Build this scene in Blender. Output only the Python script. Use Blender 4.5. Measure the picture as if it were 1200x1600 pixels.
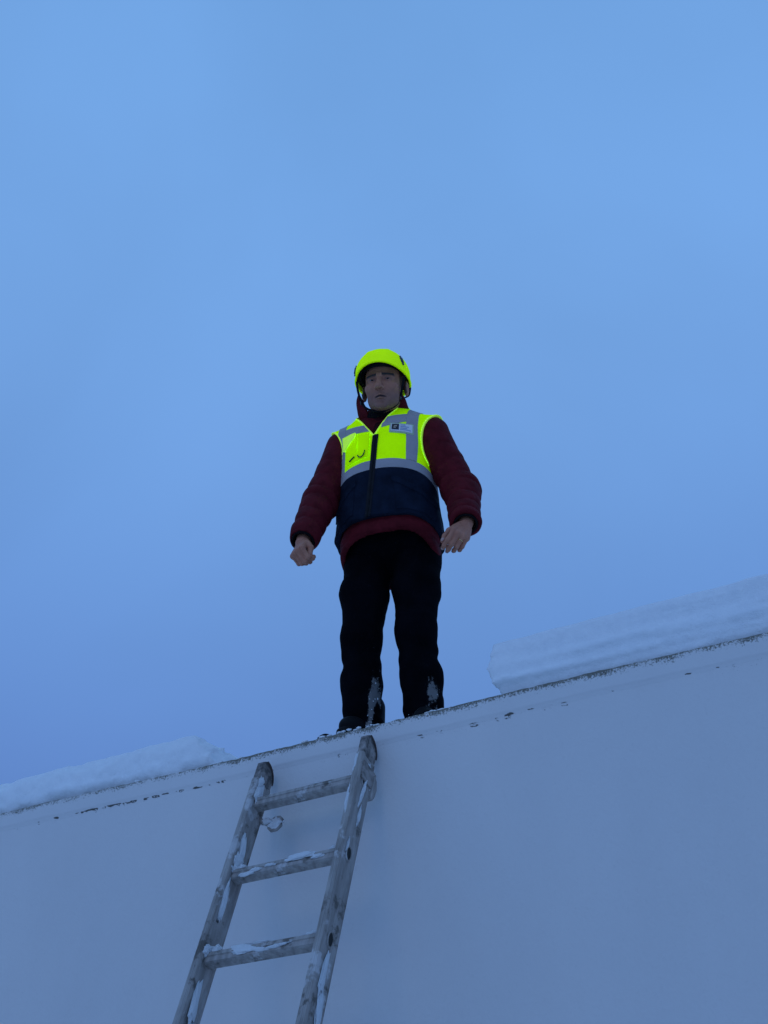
import bpy, bmesh, math, random
import numpy as np
from mathutils import Vector, Matrix, noise as mnoise

for _o in list(bpy.data.objects):
    bpy.data.objects.remove(_o)
random.seed(7)
scene = bpy.context.scene
COL = scene.collection
R = math.radians

# ------------------------------------------------------------------ camera
EYE = 1.60                                   # the photographer's eye height
cam_d = bpy.data.cameras.new('camera')
cam_d.sensor_fit = 'VERTICAL'
cam_d.sensor_height = 24.0
cam_d.sensor_width = 18.0
cam_d.lens = 24.0
cam_d.clip_start = 0.05
cam_d.clip_end = 2000
cam = bpy.data.objects.new('camera', cam_d)
COL.objects.link(cam)
cam.location = (0, 0, EYE)
cam.rotation_euler = (R(90 + 35), 0, 0)
scene.camera = cam

# ------------------------------------------------------------------ sky, sun, exposure
SUN_EL = R(34)              # weak light through the clouds, from behind the photographer
world = bpy.data.worlds.new('World')
scene.world = world
world.use_nodes = True
wt = world.node_tree
wt.nodes.clear()
w_out = wt.nodes.new('ShaderNodeOutputWorld')
sky = wt.nodes.new('ShaderNodeTexSky')
sky.sky_type = 'NISHITA'
sky.sun_disc = False
sky.sun_elevation = SUN_EL
bg_sky = wt.nodes.new('ShaderNodeBackground')
bg_sky.inputs['Strength'].default_value = 0.05
wt.links.new(sky.outputs[0], bg_sky.inputs['Color'])
# dusk overcast: an even blue cloud sheet, a little paler overhead than near the horizon
tc = wt.nodes.new('ShaderNodeTexCoord')
sep = wt.nodes.new('ShaderNodeSeparateXYZ')
wt.links.new(tc.outputs['Generated'], sep.inputs[0])
ramp = wt.nodes.new('ShaderNodeValToRGB')
ramp.color_ramp.interpolation = 'B_SPLINE'
els = ramp.color_ramp.elements
els[0].position, els[0].color = 0.0, (0.098, 0.192, 0.500, 1)
els[1].position, els[1].color = 1.0, (0.150, 0.352, 0.722, 1)
for p, c in ((0.30, (0.106, 0.217, 0.545, 1)), (0.52, (0.146, 0.315, 0.690, 1)), (0.72, (0.178, 0.384, 0.785, 1))):
    e = els.new(p)
    e.color = c
wt.links.new(sep.outputs['Z'], ramp.inputs['Fac'])
nz = wt.nodes.new('ShaderNodeTexNoise')
nz.inputs['Scale'].default_value = 2.2
nz.inputs['Detail'].default_value = 4.0
nz.inputs['Roughness'].default_value = 0.45
nz.inputs['Distortion'].default_value = 0.4
wt.links.new(tc.outputs['Generated'], nz.inputs['Vector'])
mr = wt.nodes.new('ShaderNodeMapRange')
mr.inputs['From Min'].default_value = 0.3
mr.inputs['From Max'].default_value = 0.7
mr.inputs['To Min'].default_value = 0.93
mr.inputs['To Max'].default_value = 1.07
wt.links.new(nz.outputs['Fac'], mr.inputs['Value'])
bg_cl = wt.nodes.new('ShaderNodeBackground')
wt.links.new(ramp.outputs['Color'], bg_cl.inputs['Color'])
wt.links.new(mr.outputs['Result'], bg_cl.inputs['Strength'])
mixs = wt.nodes.new('ShaderNodeMixShader')
mixs.inputs['Fac'].default_value = 0.99      # cloud cover
wt.links.new(bg_sky.outputs[0], mixs.inputs[1])
wt.links.new(bg_cl.outputs[0], mixs.inputs[2])
wt.links.new(mixs.outputs[0], w_out.inputs['Surface'])

sun_d = bpy.data.lights.new('sun', 'SUN')
sun_d.energy = 0.09
sun_d.angle = R(25)
sun_d.color = (1.0, 0.97, 0.93)
sun = bpy.data.objects.new('sun', sun_d)
COL.objects.link(sun)
# Nishita: rotation 0 has the sun towards +Y, growing clockwise seen from above
SUN_DIR = Vector((-0.51 * math.cos(SUN_EL), -0.86 * math.cos(SUN_EL), math.sin(SUN_EL))).normalized()
sky.sun_rotation = math.atan2(SUN_DIR.x, SUN_DIR.y)
sun.rotation_euler = SUN_DIR.to_track_quat('Z', 'Y').to_euler()
sun.location = (0, 0, 20)

vs = scene.view_settings
vs.view_transform = 'Standard'
vs.look = 'None'
vs.exposure = 0.0
vs.gamma = 1.0
vs.use_curve_mapping = False

# ------------------------------------------------------------------ helpers
def link(o, parent=None):
    COL.objects.link(o)
    if parent is not None:
        o.parent = parent
    return o

def tag(o, label=None, cat=None, group=None, kind=None):
    if label: o['label'] = label
    if cat: o['category'] = cat
    if group: o['group'] = group
    if kind: o['kind'] = kind
    return o

def empty(name, loc=(0, 0, 0), rz=0.0):
    o = bpy.data.objects.new(name, None)
    o.empty_display_size = 0.1
    o.location = loc
    o.rotation_euler = (0, 0, rz)
    return link(o)

def mesh_obj(name, v, f, mat, parent=None, smooth=True, loc=None):
    me = bpy.data.meshes.new(name)
    me.from_pydata([tuple(map(float, p)) for p in v], [], [tuple(map(int, q)) for q in f])
    me.validate()
    if smooth:
        me.polygons.foreach_set('use_smooth', [True] * len(me.polygons))
    if mat is not None:
        me.materials.append(mat)
    o = bpy.data.objects.new(name, me)
    if loc is not None:
        o.location = loc
    return link(o, parent)

def bm_obj(name, bm, mat, parent=None, smooth=False):
    me = bpy.data.meshes.new(name)
    bmesh.ops.recalc_face_normals(bm, faces=bm.faces)
    bm.to_mesh(me)
    bm.free()
    if smooth:
        me.polygons.foreach_set('use_smooth', [True] * len(me.polygons))
    if mat is not None:
        me.materials.append(mat)
    return link(bpy.data.objects.new(name, me), parent)

# ---- value noise on arrays
_rng = np.random.default_rng(11)
_LAT = _rng.random((32, 32, 32)).astype(np.float32)
def vnoise(P, scale):
    q = np.asarray(P, np.float32) * np.asarray(scale, np.float32) + 100.0
    i = np.floor(q).astype(np.int32)
    t = q - i
    t = t * t * (3 - 2 * t)
    out = 0.0
    for dx in (0, 1):
        for dy in (0, 1):
            for dz in (0, 1):
                w = (t[..., 0] if dx else 1 - t[..., 0]) * (t[..., 1] if dy else 1 - t[..., 1]) * (t[..., 2] if dz else 1 - t[..., 2])
                out = out + w * _LAT[(i[..., 0] + dx) % 32, (i[..., 1] + dy) % 32, (i[..., 2] + dz) % 32]
    return out * 2 - 1
def fbm(P, scale, n=3):
    s, a = 0.0, 1.0
    sc = np.asarray(scale, np.float32)
    for k in range(n):
        s = s + a * vnoise(np.asarray(P) + 7.3 * k, sc)
        sc = sc * 2.03
        a *= 0.5
    return s

# ---- signed distance building blocks
def V3(*a):
    return np.array(a, np.float32)
def rc(P, a, b, r1, r2):
    a, b = np.asarray(a, np.float32), np.asarray(b, np.float32)
    d = b - a
    t = np.clip(((P - a) @ d) / max(float(d @ d), 1e-12), 0, 1)
    return np.linalg.norm(P - a - t[:, None] * d, axis=1) - (r1 + (r2 - r1) * t)
def chain(P, pts, rs, k=0.02):
    d = None
    for i in range(len(pts) - 1):
        e = rc(P, pts[i], pts[i + 1], rs[i], rs[i + 1])
        d = e if d is None else smin(d, e, k)
    return d
def ell(P, c, r):
    q = (P - np.asarray(c, np.float32)) / np.asarray(r, np.float32)
    k0 = np.linalg.norm(q, axis=1)
    k1 = np.linalg.norm(q / np.asarray(r, np.float32), axis=1) + 1e-9
    return k0 * (k0 - 1) / k1
def rbox(P, c, h, r):
    q = np.abs(P - np.asarray(c, np.float32)) - (np.asarray(h, np.float32) - r)
    return np.linalg.norm(np.maximum(q, 0), axis=1) + np.minimum(q.max(axis=1), 0) - r
def smin(a, b, k):
    h = np.clip(0.5 + 0.5 * (b - a) / k, 0, 1)
    return b + (a - b) * h - k * h * (1 - h)
def smax(a, b, k):
    return -smin(-a, -b, k)

def nets(fn, lo, hi, h):
    """surface nets of fn over a box, evaluated only in blocks near the surface"""
    lo, hi = np.asarray(lo, float), np.asarray(hi, float)
    B = 8
    nb = np.maximum(1, np.ceil((hi - lo) / (h * B)).astype(int))
    n = nb * B + 1
    ax = [lo[k] + h * np.arange(n[k]) for k in range(3)]
    cb = [lo[k] + h * B * (np.arange(nb[k]) + 0.5) for k in range(3)]
    C = np.stack(np.meshgrid(*cb, indexing='ij'), -1).reshape(-1, 3).astype(np.float32)
    fc = fn(C)
    near = np.abs(fc) < h * B * 0.5 * 1.74 * 1.7 + 0.008
    V = np.empty(tuple(n), np.float32)
    sgn = np.where(fc < 0, -1.0, 1.0).reshape(nb).astype(np.float32)
    V[:] = 1
    V[:-1, :-1, :-1] = np.repeat(np.repeat(np.repeat(sgn, B, 0), B, 1), B, 2)
    V[-1], V[:, -1], V[:, :, -1] = 1, 1, 1
    idx = np.argwhere(near.reshape(nb))
    off = np.stack(np.meshgrid(*[np.arange(B + 1)] * 3, indexing='ij'), -1).reshape(-1, 3)
    for s in range(0, len(idx), 400):
        I = (idx[s:s + 400, None, :] * B + off[None]).reshape(-1, 3)
        P = (lo + h * I).astype(np.float32)
        V[I[:, 0], I[:, 1], I[:, 2]] = fn(P)
    S = V < 0
    cells = np.zeros(tuple(n - 1), np.int8)
    for dx in (0, 1):
        for dy in (0, 1):
            for dz in (0, 1):
                cells += S[dx:n[0] - 1 + dx, dy:n[1] - 1 + dy, dz:n[2] - 1 + dz]
    act = np.argwhere((cells > 0) & (cells < 8))
    acc = np.zeros((len(act), 3))
    cnt = np.zeros(len(act))
    cor = [(0, 0, 0), (1, 0, 0), (0, 1, 0), (1, 1, 0), (0, 0, 1), (1, 0, 1), (0, 1, 1), (1, 1, 1)]
    for i in range(8):
        for j in range(i + 1, 8):
            a, b = np.array(cor[i]), np.array(cor[j])
            if np.abs(a - b).sum() != 1:
                continue
            va = V[tuple((act + a).T)]
            vb = V[tuple((act + b).T)]
            m = (va < 0) != (vb < 0)
            t = np.where(m, va / np.where(m, va - vb, 1), 0)
            acc += np.where(m[:, None], a + t[:, None] * (b - a), 0)
            cnt += m
    verts = lo + h * (act + acc / cnt[:, None])
    vid = -np.ones(tuple(n - 1), np.int64)
    vid[tuple(act.T)] = np.arange(len(act))
    faces = []
    for k in range(3):
        u, v = (k + 1) % 3, (k + 2) % 3
        sl0 = [slice(None)] * 3
        sl1 = [slice(None)] * 3
        sl0[k], sl1[k] = slice(0, -1), slice(1, None)
        A, Bv = S[tuple(sl0)], S[tuple(sl1)]
        E = np.argwhere(A != Bv)
        ok = (E[:, u] > 0) & (E[:, v] > 0) & (E[:, u] < n[u] - 1) & (E[:, v] < n[v] - 1)
        E = E[ok]
        ins = A[tuple(E.T)]
        du = np.zeros(3, int); du[u] = 1
        dv = np.zeros(3, int); dv[v] = 1
        q = np.stack([vid[tuple((E - du - dv).T)], vid[tuple((E - dv).T)], vid[tuple(E.T)], vid[tuple((E - du).T)]], 1)
        q[~ins] = q[~ins][:, ::-1]
        faces.append(q)
    F = np.concatenate(faces)
    return verts, F[(F >= 0).all(1)]

# ------------------------------------------------------------------ materials
def principled(name, col, rough=0.7, metal=0.0, spec=0.5):
    m = bpy.data.materials.new(name)
    m.use_nodes = True
    b = m.node_tree.nodes['Principled BSDF']
    b.inputs['Base Color'].default_value = (*col, 1)
    b.inputs['Roughness'].default_value = rough
    b.inputs['Metallic'].default_value = metal
    b.inputs['Specular IOR Level'].default_value = spec
    return m, m.node_tree, b

def n_noise(nt, scale, detail=3, rough=0.5, vec=None, stretch=None):
    t = nt.nodes.new('ShaderNodeTexCoord')
    src = t.outputs['Object']
    if stretch:
        mp = nt.nodes.new('ShaderNodeMapping')
        mp.inputs['Scale'].default_value = stretch
        nt.links.new(src, mp.inputs['Vector'])
        src = mp.outputs[0]
    n = nt.nodes.new('ShaderNodeTexNoise')
    n.inputs['Scale'].default_value = scale
    n.inputs['Detail'].default_value = detail
    n.inputs['Roughness'].default_value = rough
    nt.links.new(src, n.inputs['Vector'])
    return n.outputs['Fac']

def n_map(nt, val, a, b, c=0.0, d=1.0):
    m = nt.nodes.new('ShaderNodeMapRange')
    m.inputs['From Min'].default_value = a
    m.inputs['From Max'].default_value = b
    m.inputs['To Min'].default_value = c
    m.inputs['To Max'].default_value = d
    nt.links.new(val, m.inputs['Value'])
    return m.outputs['Result']

def n_mix(nt, fac, c1, c2):
    m = nt.nodes.new('ShaderNodeMix')
    m.data_type = 'RGBA'
    for sock, v in ((m.inputs['Factor'], fac), (m.inputs['A'], c1), (m.inputs['B'], c2)):
        if hasattr(v, 'is_linked'):
            nt.links.new(v, sock)
        elif isinstance(v, (int, float)):
            sock.default_value = v
        else:
            sock.default_value = (*v, 1)
    return m.outputs['Result']

def n_math(nt, op, a, b):
    m = nt.nodes.new('ShaderNodeMath')
    m.operation = op
    for s, v in ((m.inputs[0], a), (m.inputs[1], b)):
        if hasattr(v, 'is_linked'):
            nt.links.new(v, s)
        else:
            s.default_value = v
    return m.outputs[0]

def n_bump(nt, b, height, strength, dist):
    bp = nt.nodes.new('ShaderNodeBump')
    bp.inputs['Strength'].default_value = strength
    bp.inputs['Distance'].default_value = dist
    nt.links.new(height, bp.inputs['Height'])
    nt.links.new(bp.outputs[0], b.inputs['Normal'])

def n_attr(nt, name):
    a = nt.nodes.new('ShaderNodeAttribute')
    a.attribute_name = name
    return a.outputs['Fac']

M = {}
# snow
m, nt, b = principled('snow', (0.86, 0.87, 0.88), 0.9, 0, 0.25)
n1 = n_noise(nt, 28, 5, 0.6)
n2 = n_noise(nt, 260, 3, 0.6)
nt.links.new(n_mix(nt, n_map(nt, n1, 0.3, 0.7), (0.88, 0.89, 0.90), (0.96, 0.96, 0.955)), b.inputs['Base Color'])
n_bump(nt, b, n_math(nt, 'ADD', n1, n_math(nt, 'MULTIPLY', n2, 0.35)), 0.6, 0.012)
M['snow'] = m
# painted render of the wall
m, nt, b = principled('wall_paint', (0.68, 0.62, 0.60), 0.85, 0, 0.3)
n1 = n_noise(nt, 1.1, 4, 0.55)
n2 = n_noise(nt, 90, 4, 0.6)
n3 = n_noise(nt, 2.6, 5, 0.6, stretch=(1, 1, 0.45))
c = n_mix(nt, n_map(nt, n1, 0.3, 0.7), (0.70, 0.665, 0.645), (0.755, 0.71, 0.68))
c = n_mix(nt, n_map(nt, n3, 0.45, 0.75, 0, 0.30), c, (0.64, 0.60, 0.58))
c = n_mix(nt, n_map(nt, n2, 0.6, 0.8, 0, 0.3), c, (0.58, 0.55, 0.53))
g = n_attr(nt, 'grime')
f1 = n_noise(nt, 150, 4, 0.7)
f2 = n_noise(nt, 14, 3, 0.6)
f3 = n_noise(nt, 420, 2, 0.6)
# lichen on the lip: speckled, thinning out downwards
lic = n_math(nt, 'ADD', n_math(nt, 'MULTIPLY', n_attr(nt, 'lip'), 0.46), n_math(nt, 'ADD', n_math(nt, 'MULTIPLY', f1, 1.15), n_math(nt, 'MULTIPLY', f2, 0.6)))
lic = n_math(nt, 'MULTIPLY', n_map(nt, lic, 1.16, 1.34, 0, 0.90), n_map(nt, n_attr(nt, 'lip'), 0.02, 0.25))
c = n_mix(nt, lic, c, n_mix(nt, n_map(nt, f3, 0.35, 0.65), (0.050, 0.050, 0.034), (0.20, 0.18, 0.13)))
chip = n_math(nt, 'MULTIPLY', n_map(nt, n_math(nt, 'ADD', g, n_math(nt, 'MULTIPLY', f1, 0.8)), 0.72, 0.92, 0, 0.95), n_map(nt, g, 0.02, 0.2))
c = n_mix(nt, chip, c, (0.085, 0.078, 0.066))
nt.links.new(c, b.inputs['Base Color'])
n_bump(nt, b, n2, 0.35, 0.004)
M['wall'] = m
# weathered aluminium
m, nt, b = principled('aluminium', (0.42, 0.37, 0.33), 0.55, 0.35, 0.4)
n1 = n_noise(nt, 16, 6, 0.65)
n2 = n_noise(nt, 45, 5, 0.6, stretch=(1, 1, 0.18))
n3 = n_noise(nt, 7, 5, 0.62)
c = n_mix(nt, n_map(nt, n2, 0.35, 0.65), (0.29, 0.255, 0.23), (0.47, 0.42, 0.385))
c = n_mix(nt, n_map(nt, n1, 0.56, 0.64, 0, 0.85), c, (0.14, 0.12, 0.10))
fr = n_map(nt, n3, 0.58, 0.62, 0, 0.70)
c = n_mix(nt, fr, c, (0.66, 0.63, 0.62))
nt.links.new(c, b.inputs['Base Color'])
nt.links.new(n_map(nt, fr, 0, 1, 0.35, 0.0), b.inputs['Metallic'])
nt.links.new(n_map(nt, n1, 0.3, 0.7, 0.45, 0.75), b.inputs['Roughness'])
n_bump(nt, b, n3, 0.5, 0.004)
M['alu'] = m
m, nt, b = principled('bore_shade', (0.028, 0.027, 0.022), 0.9)  # near black, painted shade inside the hollow rung ends
M['dark'] = m
m, nt, b = principled('rubber_cap', (0.20, 0.17, 0.15), 0.75)
n1 = n_noise(nt, 30, 5, 0.6)
nt.links.new(n_mix(nt, n_map(nt, n1, 0.4, 0.62), (0.10, 0.085, 0.075), (0.36, 0.31, 0.28)), b.inputs['Base Color'])
M['cap'] = m
m, nt, b = principled('rubber_edge', (0.09, 0.055, 0.045), 0.8)
M['rust'] = m
# roof deck
m, nt, b = principled('roof_deck', (0.10, 0.10, 0.10), 0.9)
M['deck'] = m
# cloth
def cloth(name, col, rough=0.85, wr=0.5, sc=(14, 60), var=0.25, sheen=0.0, spec=0.12):
    m, nt, b = principled(name, col, rough, 0, spec)
    n1 = n_noise(nt, sc[0], 4, 0.55)
    n2 = n_noise(nt, sc[1], 3, 0.6)
    dk = tuple(x * (1 - var) for x in col)
    lt = tuple(x * (1 + var) for x in col)
    nt.links.new(n_mix(nt, n_map(nt, n1, 0.3, 0.7), dk, lt), b.inputs['Base Color'])
    n_bump(nt, b, n_math(nt, 'ADD', n1, n_math(nt, 'MULTIPLY', n2, 0.2)), wr, 0.01)
    b.inputs['Sheen Weight'].default_value = sheen
    return m
M['jacket'] = cloth('maroon_nylon', (0.112, 0.0090, 0.0135), 0.7, 0.5, (22, 90), 0.3, 0.0, 0.06)
M['vee_shade'] = cloth('shaded_maroon_cloth', (0.040, 0.005, 0.008), 0.8, 0.6, (24, 90), 0.35, 0.0, 0.05)  # jacket maroon darkened, shade of the collar vee put into the colour
M['cuff_throat'] = cloth('cuff_and_throat_shade', (0.006, 0.005, 0.006), 0.9)  # near black: knitted cuffs, and painted shade inside the collar
M['trousers'] = cloth('black_trousers', (0.0030, 0.0028, 0.0045), 0.9, 0.5, (12, 50), 0.4, 0.0, 0.03)
_nt = M['trousers'].node_tree
_b = _nt.nodes['Principled BSDF']
_src = _b.inputs['Base Color'].links[0].from_socket
_f = n_map(_nt, n_math(_nt, 'ADD', n_attr(_nt, 'frost'), n_math(_nt, 'MULTIPLY', n_noise(_nt, 95, 5, 0.75), 1.9)), 1.38, 1.62, 0, 0.34)
_nt.links.new(n_mix(_nt, n_math(_nt, 'MULTIPLY', _f, n_map(_nt, n_attr(_nt, 'frost'), 0.02, 0.2)), _src, (0.55, 0.52, 0.50)), _b.inputs['Base Color'])
M['navy'] = cloth('navy_cloth', (0.0095, 0.0140, 0.027), 0.8, 0.9, (16, 70), 0.3, 0.0, 0.05)
M['shoe'] = cloth('black_boot', (0.006, 0.006, 0.007), 0.6, 0.3, (20, 60), 0.3)
M['reflect'] = cloth('reflective_tape', (0.42, 0.37, 0.37), 0.5, 0.25, (10, 300), 0.10)
M['zip'] = cloth('zip_tape', (0.012, 0.012, 0.016), 0.7, 0.2, (30, 120), 0.2)
M['strap'] = cloth('black_webbing', (0.009, 0.009, 0.010), 0.8, 0.2, (30, 120), 0.2)
M['clip'], _, _ = principled('dark_plastic', (0.045, 0.055, 0.07), 0.45)
# fluorescent dye: it takes up blue and ultraviolet light and gives it back as yellow-green, so the
# green it returns is more than the green that falls on it; it is still only as bright as its light
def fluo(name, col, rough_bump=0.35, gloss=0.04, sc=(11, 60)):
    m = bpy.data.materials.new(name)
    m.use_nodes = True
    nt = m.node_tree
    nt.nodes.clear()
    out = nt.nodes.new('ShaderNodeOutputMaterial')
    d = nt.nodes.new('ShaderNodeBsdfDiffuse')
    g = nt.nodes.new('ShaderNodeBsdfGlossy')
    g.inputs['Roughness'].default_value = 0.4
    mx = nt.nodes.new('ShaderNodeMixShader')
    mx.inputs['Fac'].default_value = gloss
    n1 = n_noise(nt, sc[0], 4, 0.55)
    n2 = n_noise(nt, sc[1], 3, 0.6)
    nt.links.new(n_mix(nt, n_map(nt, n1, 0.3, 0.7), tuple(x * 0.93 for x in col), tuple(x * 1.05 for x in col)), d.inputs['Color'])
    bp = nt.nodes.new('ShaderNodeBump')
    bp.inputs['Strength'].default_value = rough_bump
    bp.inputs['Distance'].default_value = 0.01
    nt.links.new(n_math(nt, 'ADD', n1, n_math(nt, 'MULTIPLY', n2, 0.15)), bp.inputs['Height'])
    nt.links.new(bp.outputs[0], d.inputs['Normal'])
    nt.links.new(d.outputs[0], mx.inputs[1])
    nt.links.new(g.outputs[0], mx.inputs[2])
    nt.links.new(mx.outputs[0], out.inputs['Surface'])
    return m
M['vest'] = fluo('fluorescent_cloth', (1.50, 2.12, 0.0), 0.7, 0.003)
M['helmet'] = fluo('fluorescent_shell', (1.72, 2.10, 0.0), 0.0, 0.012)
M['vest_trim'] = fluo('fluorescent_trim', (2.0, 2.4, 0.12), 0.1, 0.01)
# skin
m, nt, b = principled('skin', (0.40, 0.165, 0.105), 0.55, 0, 0.35)
n1 = n_noise(nt, 40, 4, 0.6)
c = n_mix(nt, n_map(nt, n1, 0.3, 0.7), (0.43, 0.160, 0.094), (0.53, 0.210, 0.126))
c = n_mix(nt, n_math(nt, 'MULTIPLY', n_attr(nt, 'stubble'), 0.50), c, (0.13, 0.075, 0.062))
c = n_mix(nt, n_attr(nt, 'hair'), c, (0.012, 0.009, 0.008))
c = n_mix(nt, n_map(nt, n_attr(nt, 'mouth_shade'), 0.25, 0.75, 0, 1.0), c, (0.030, 0.010, 0.010))  # shaded crease between the lips painted into the skin
c = n_mix(nt, n_math(nt, 'MULTIPLY', n_attr(nt, 'socket'), 0.55), c, (0.16, 0.060, 0.048))  # skin pigment plus recess shade painted around the eyes
nt.links.new(c, b.inputs['Base Color'])
n_bump(nt, b, n1, 0.2, 0.003)
M['skin'] = m
M['eye_white'], _, _ = principled('eye_white', (0.20, 0.15, 0.14), 0.6, 0, 0.2)
M['iris'], _, _ = principled('iris', (0.012, 0.008, 0.006), 0.45, 0, 0.2)
M['nail'], _, _ = principled('nail', (0.52, 0.28, 0.22), 0.35)
M['gold'], _, _ = principled('gold', (0.85, 0.62, 0.28), 0.25, 1.0)
M['card'], _, _ = principled('card_white', (0.80, 0.78, 0.76), 0.4)
M['sleeve_plastic'], _, _ = principled('clear_pocket', (0.52, 0.60, 0.36), 0.25)
M['card_black'], _, _ = principled('card_print_black', (0.02, 0.02, 0.025), 0.5)
M['card_blue'], _, _ = principled('card_print_blue', (0.30, 0.36, 0.55), 0.5)
M['card_gold'], _, _ = principled('card_print_emblem', (0.55, 0.42, 0.30), 0.5)
M['cord_green'], _, _ = principled('dark_green_cord', (0.012, 0.055, 0.012), 0.7)

# ------------------------------------------------------------------ the place
EDGE = np.array([0.0, 3.2132, 0.0])          # a point of the roof edge straight ahead
ANG = R(-30.33)                              # direction of the facade
TX = np.array([math.cos(ANG), math.sin(ANG), 0])       # along the wall, towards the near end
NI = np.array([-math.sin(ANG), math.cos(ANG), 0])      # into the building
ZT = EYE + 1.3926                            # top of the roof edge
def place(u, v, z):                          # facade coordinates to world
    return EDGE * np.array([1, 1, 0]) + TX * u + NI * v + np.array([0, 0, z])
U0, U1 = -14.0, 7.0
DEPTH = 9.0

# ground: snow to the horizon
gv, gf = [], []
rad = [0, 1, 2, 3.5, 5, 7, 10, 15, 25, 45, 90, 200, 600, 1500]
na = 64
for i, r_ in enumerate(rad):
    for k in range(na):
        a = 2 * math.pi * k / na
        x, y = r_ * math.cos(a), r_ * math.sin(a)
        gv.append((x, y, 0.06 * mnoise.noise(Vector((x * 0.7, y * 0.7, 0))) - 0.03 if r_ < 100 else 0))
for i in range(len(rad) - 1):
    for k in range(na):
        k2 = (k + 1) % na
        gf.append((i * na + k, (i + 1) * na + k, (i + 1) * na + k2, i * na + k2))
tag(mesh_obj('ground', gv, gf, M['snow']), kind='structure')

# building
bld = empty('building', tuple(place(0, 0, 0)), ANG)
tag(bld, 'white rendered building wall with a dirty speckled roof edge', 'building')
# every child of the building is written in facade coordinates (u along, v inward, z up)
def chip_mask(u, z_from_joint):
    """flaked paint along the joint under the roof edge, 0..1"""
    seg = mnoise.noise(Vector((u * 1.3, 3.1, 0))) + 0.55 * mnoise.noise(Vector((u * 4.7, 9.1, 0)))
    fine = mnoise.noise(Vector((u * 26, z_from_joint * 60, 2.0))) + 0.6 * mnoise.noise(Vector((u * 70, z_from_joint * 120, 5.0)))
    band = math.exp(-((z_from_joint - 0.006 * mnoise.noise(Vector((u * 5, 1, 1)))) / 0.0046) ** 2)
    faint = 0.27 * math.exp(-((z_from_joint - 0.008) / 0.020) ** 2) * max(0.0, min(1.0, 0.55 + 1.5 * mnoise.noise(Vector((u * 2.6, 6.6, 1)))))
    return max(0.0, min(1.0, max((seg * 0.80 + fine * 1.15 + 0.08) * band * 2.2 - 0.44, faint)))
def lip_band(u, dz):
    """how much dirt the upper lip of the edge can hold, 1 at the top"""
    seg = 1.12 + 0.45 * mnoise.noise(Vector((u * 1.7, 7.7, 0))) + 0.3 * mnoise.noise(Vector((u * 6.1, 2.2, 0)))
    return max(0.0, 1 - dz / (0.042 + 0.010 * mnoise.noise(Vector((u * 9, 4, 4))))) * max(0.45, min(1.4, seg))
# u stations: fine where the picture looks, coarse beyond
us = list(np.arange(U0, -2.6, 0.1)) + list(np.arange(-2.6, 2.2, 0.0085)) + list(np.arange(2.2, U1 + 0.01, 0.1))
JZ = 0.078                                   # height of the edge band
prof = [(0.30, 0.0), (0.10, 0.001), (0.03, 0.001), (0.012, 0.0), (0.004, -0.003), (0.0, -0.008)]
prof += [(0.0 - 0.0002 * k, -0.008 - 0.0058 * k) for k in range(1, 11)]
prof += [(0.0002, -0.0690), (0.0008, -0.0725), (0.0016, -0.0760), (0.0026, -0.0795), (0.0040, -0.0840), (0.0060, -0.0890)]
cv, cf, cg, cl = [], [], [], []
for u in us:
    dzu = 0.006 * mnoise.noise(Vector((u * 0.8, 0, 0))) + 0.0025 * mnoise.noise(Vector((u * 6, 5, 0)))
    for (v, z) in prof:
        dz = -z
        g = 0.0
        dv = 0.003 * mnoise.noise(Vector((u * 2.2, 1.5, z * 3)))
        if v < 0.05:
            g = chip_mask(u, dz - JZ) if dz > 0.05 else 0
            if dz < 0.03:
                dv += 0.0022 * mnoise.noise(Vector((u * 40, z * 60, 0)))
                dzu2 = 0.0022 * mnoise.noise(Vector((u * 33, v * 40, 9)))
            else:
                dzu2 = 0
            dv += 0.003 * g
        else:
            dzu2 = 0
        cv.append((u, v + dv, ZT + z + dzu + dzu2))
        cg.append(g)
        cl.append(lip_band(u, dz) if v < 0.05 and dz < 0.05 else (1.0 if dz < 0.002 and v < 0.12 else 0.0))
np_ = len(prof)
for i in range(len(us) - 1):
    for j in range(np_ - 1):
        a = i * np_ + j
        cf.append((a, a + 1, a + np_ + 1, a + np_))
edge = mesh_obj('roof_edge', cv, cf, M['wall'], bld)
at = edge.data.attributes.new('grime', 'FLOAT', 'POINT')
at.data.foreach_set('value', cg)
at = edge.data.attributes.new('lip', 'FLOAT', 'POINT')
at.data.foreach_set('value', cl)
tag(edge, 'projecting roof edge band, its top lip speckled with dark lichen')
# wall face, 9 mm behind the band
zs = [ZT - 0.0770, ZT - 0.084, ZT - 0.090, ZT - 0.096, ZT - 0.104, ZT - 0.115, ZT - 0.13, ZT - 0.16, ZT - 0.22, ZT - 0.35, ZT - 0.6, 2.0, 1.6, 1.2, 0.8, 0.4, -0.1]
uw = list(np.arange(U0, -2.6, 0.2)) + list(np.arange(-2.6, 2.2, 0.010)) + list(np.arange(2.2, U1 + 0.01, 0.2))
wv, wf, wg = [], [], []
for u in uw:
    for z in zs:
        dj = ZT - z - JZ
        g = chip_mask(u, dj - 0.004) * 0.9 if dj < 0.06 else 0.0
        wv.append((u, 0.0034 + 0.0015 * mnoise.noise(Vector((u * 1.1, z * 1.1, 0))) + 0.003 * mnoise.noise(Vector((u * 2.2, 1.5, -0.23))) + 0.003 * g, z))
        wg.append(g)
nz_ = len(zs)
for i in range(len(uw) - 1):
    for j in range(nz_ - 1):
        a = i * nz_ + j
        wf.append((a, a + 1, a + nz_ + 1, a + nz_))
wall = mesh_obj('wall', wv, wf, M['wall'], bld)
at = wall.data.attributes.new('grime', 'FLOAT', 'POINT')
at.data.foreach_set('value', wg)
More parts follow.
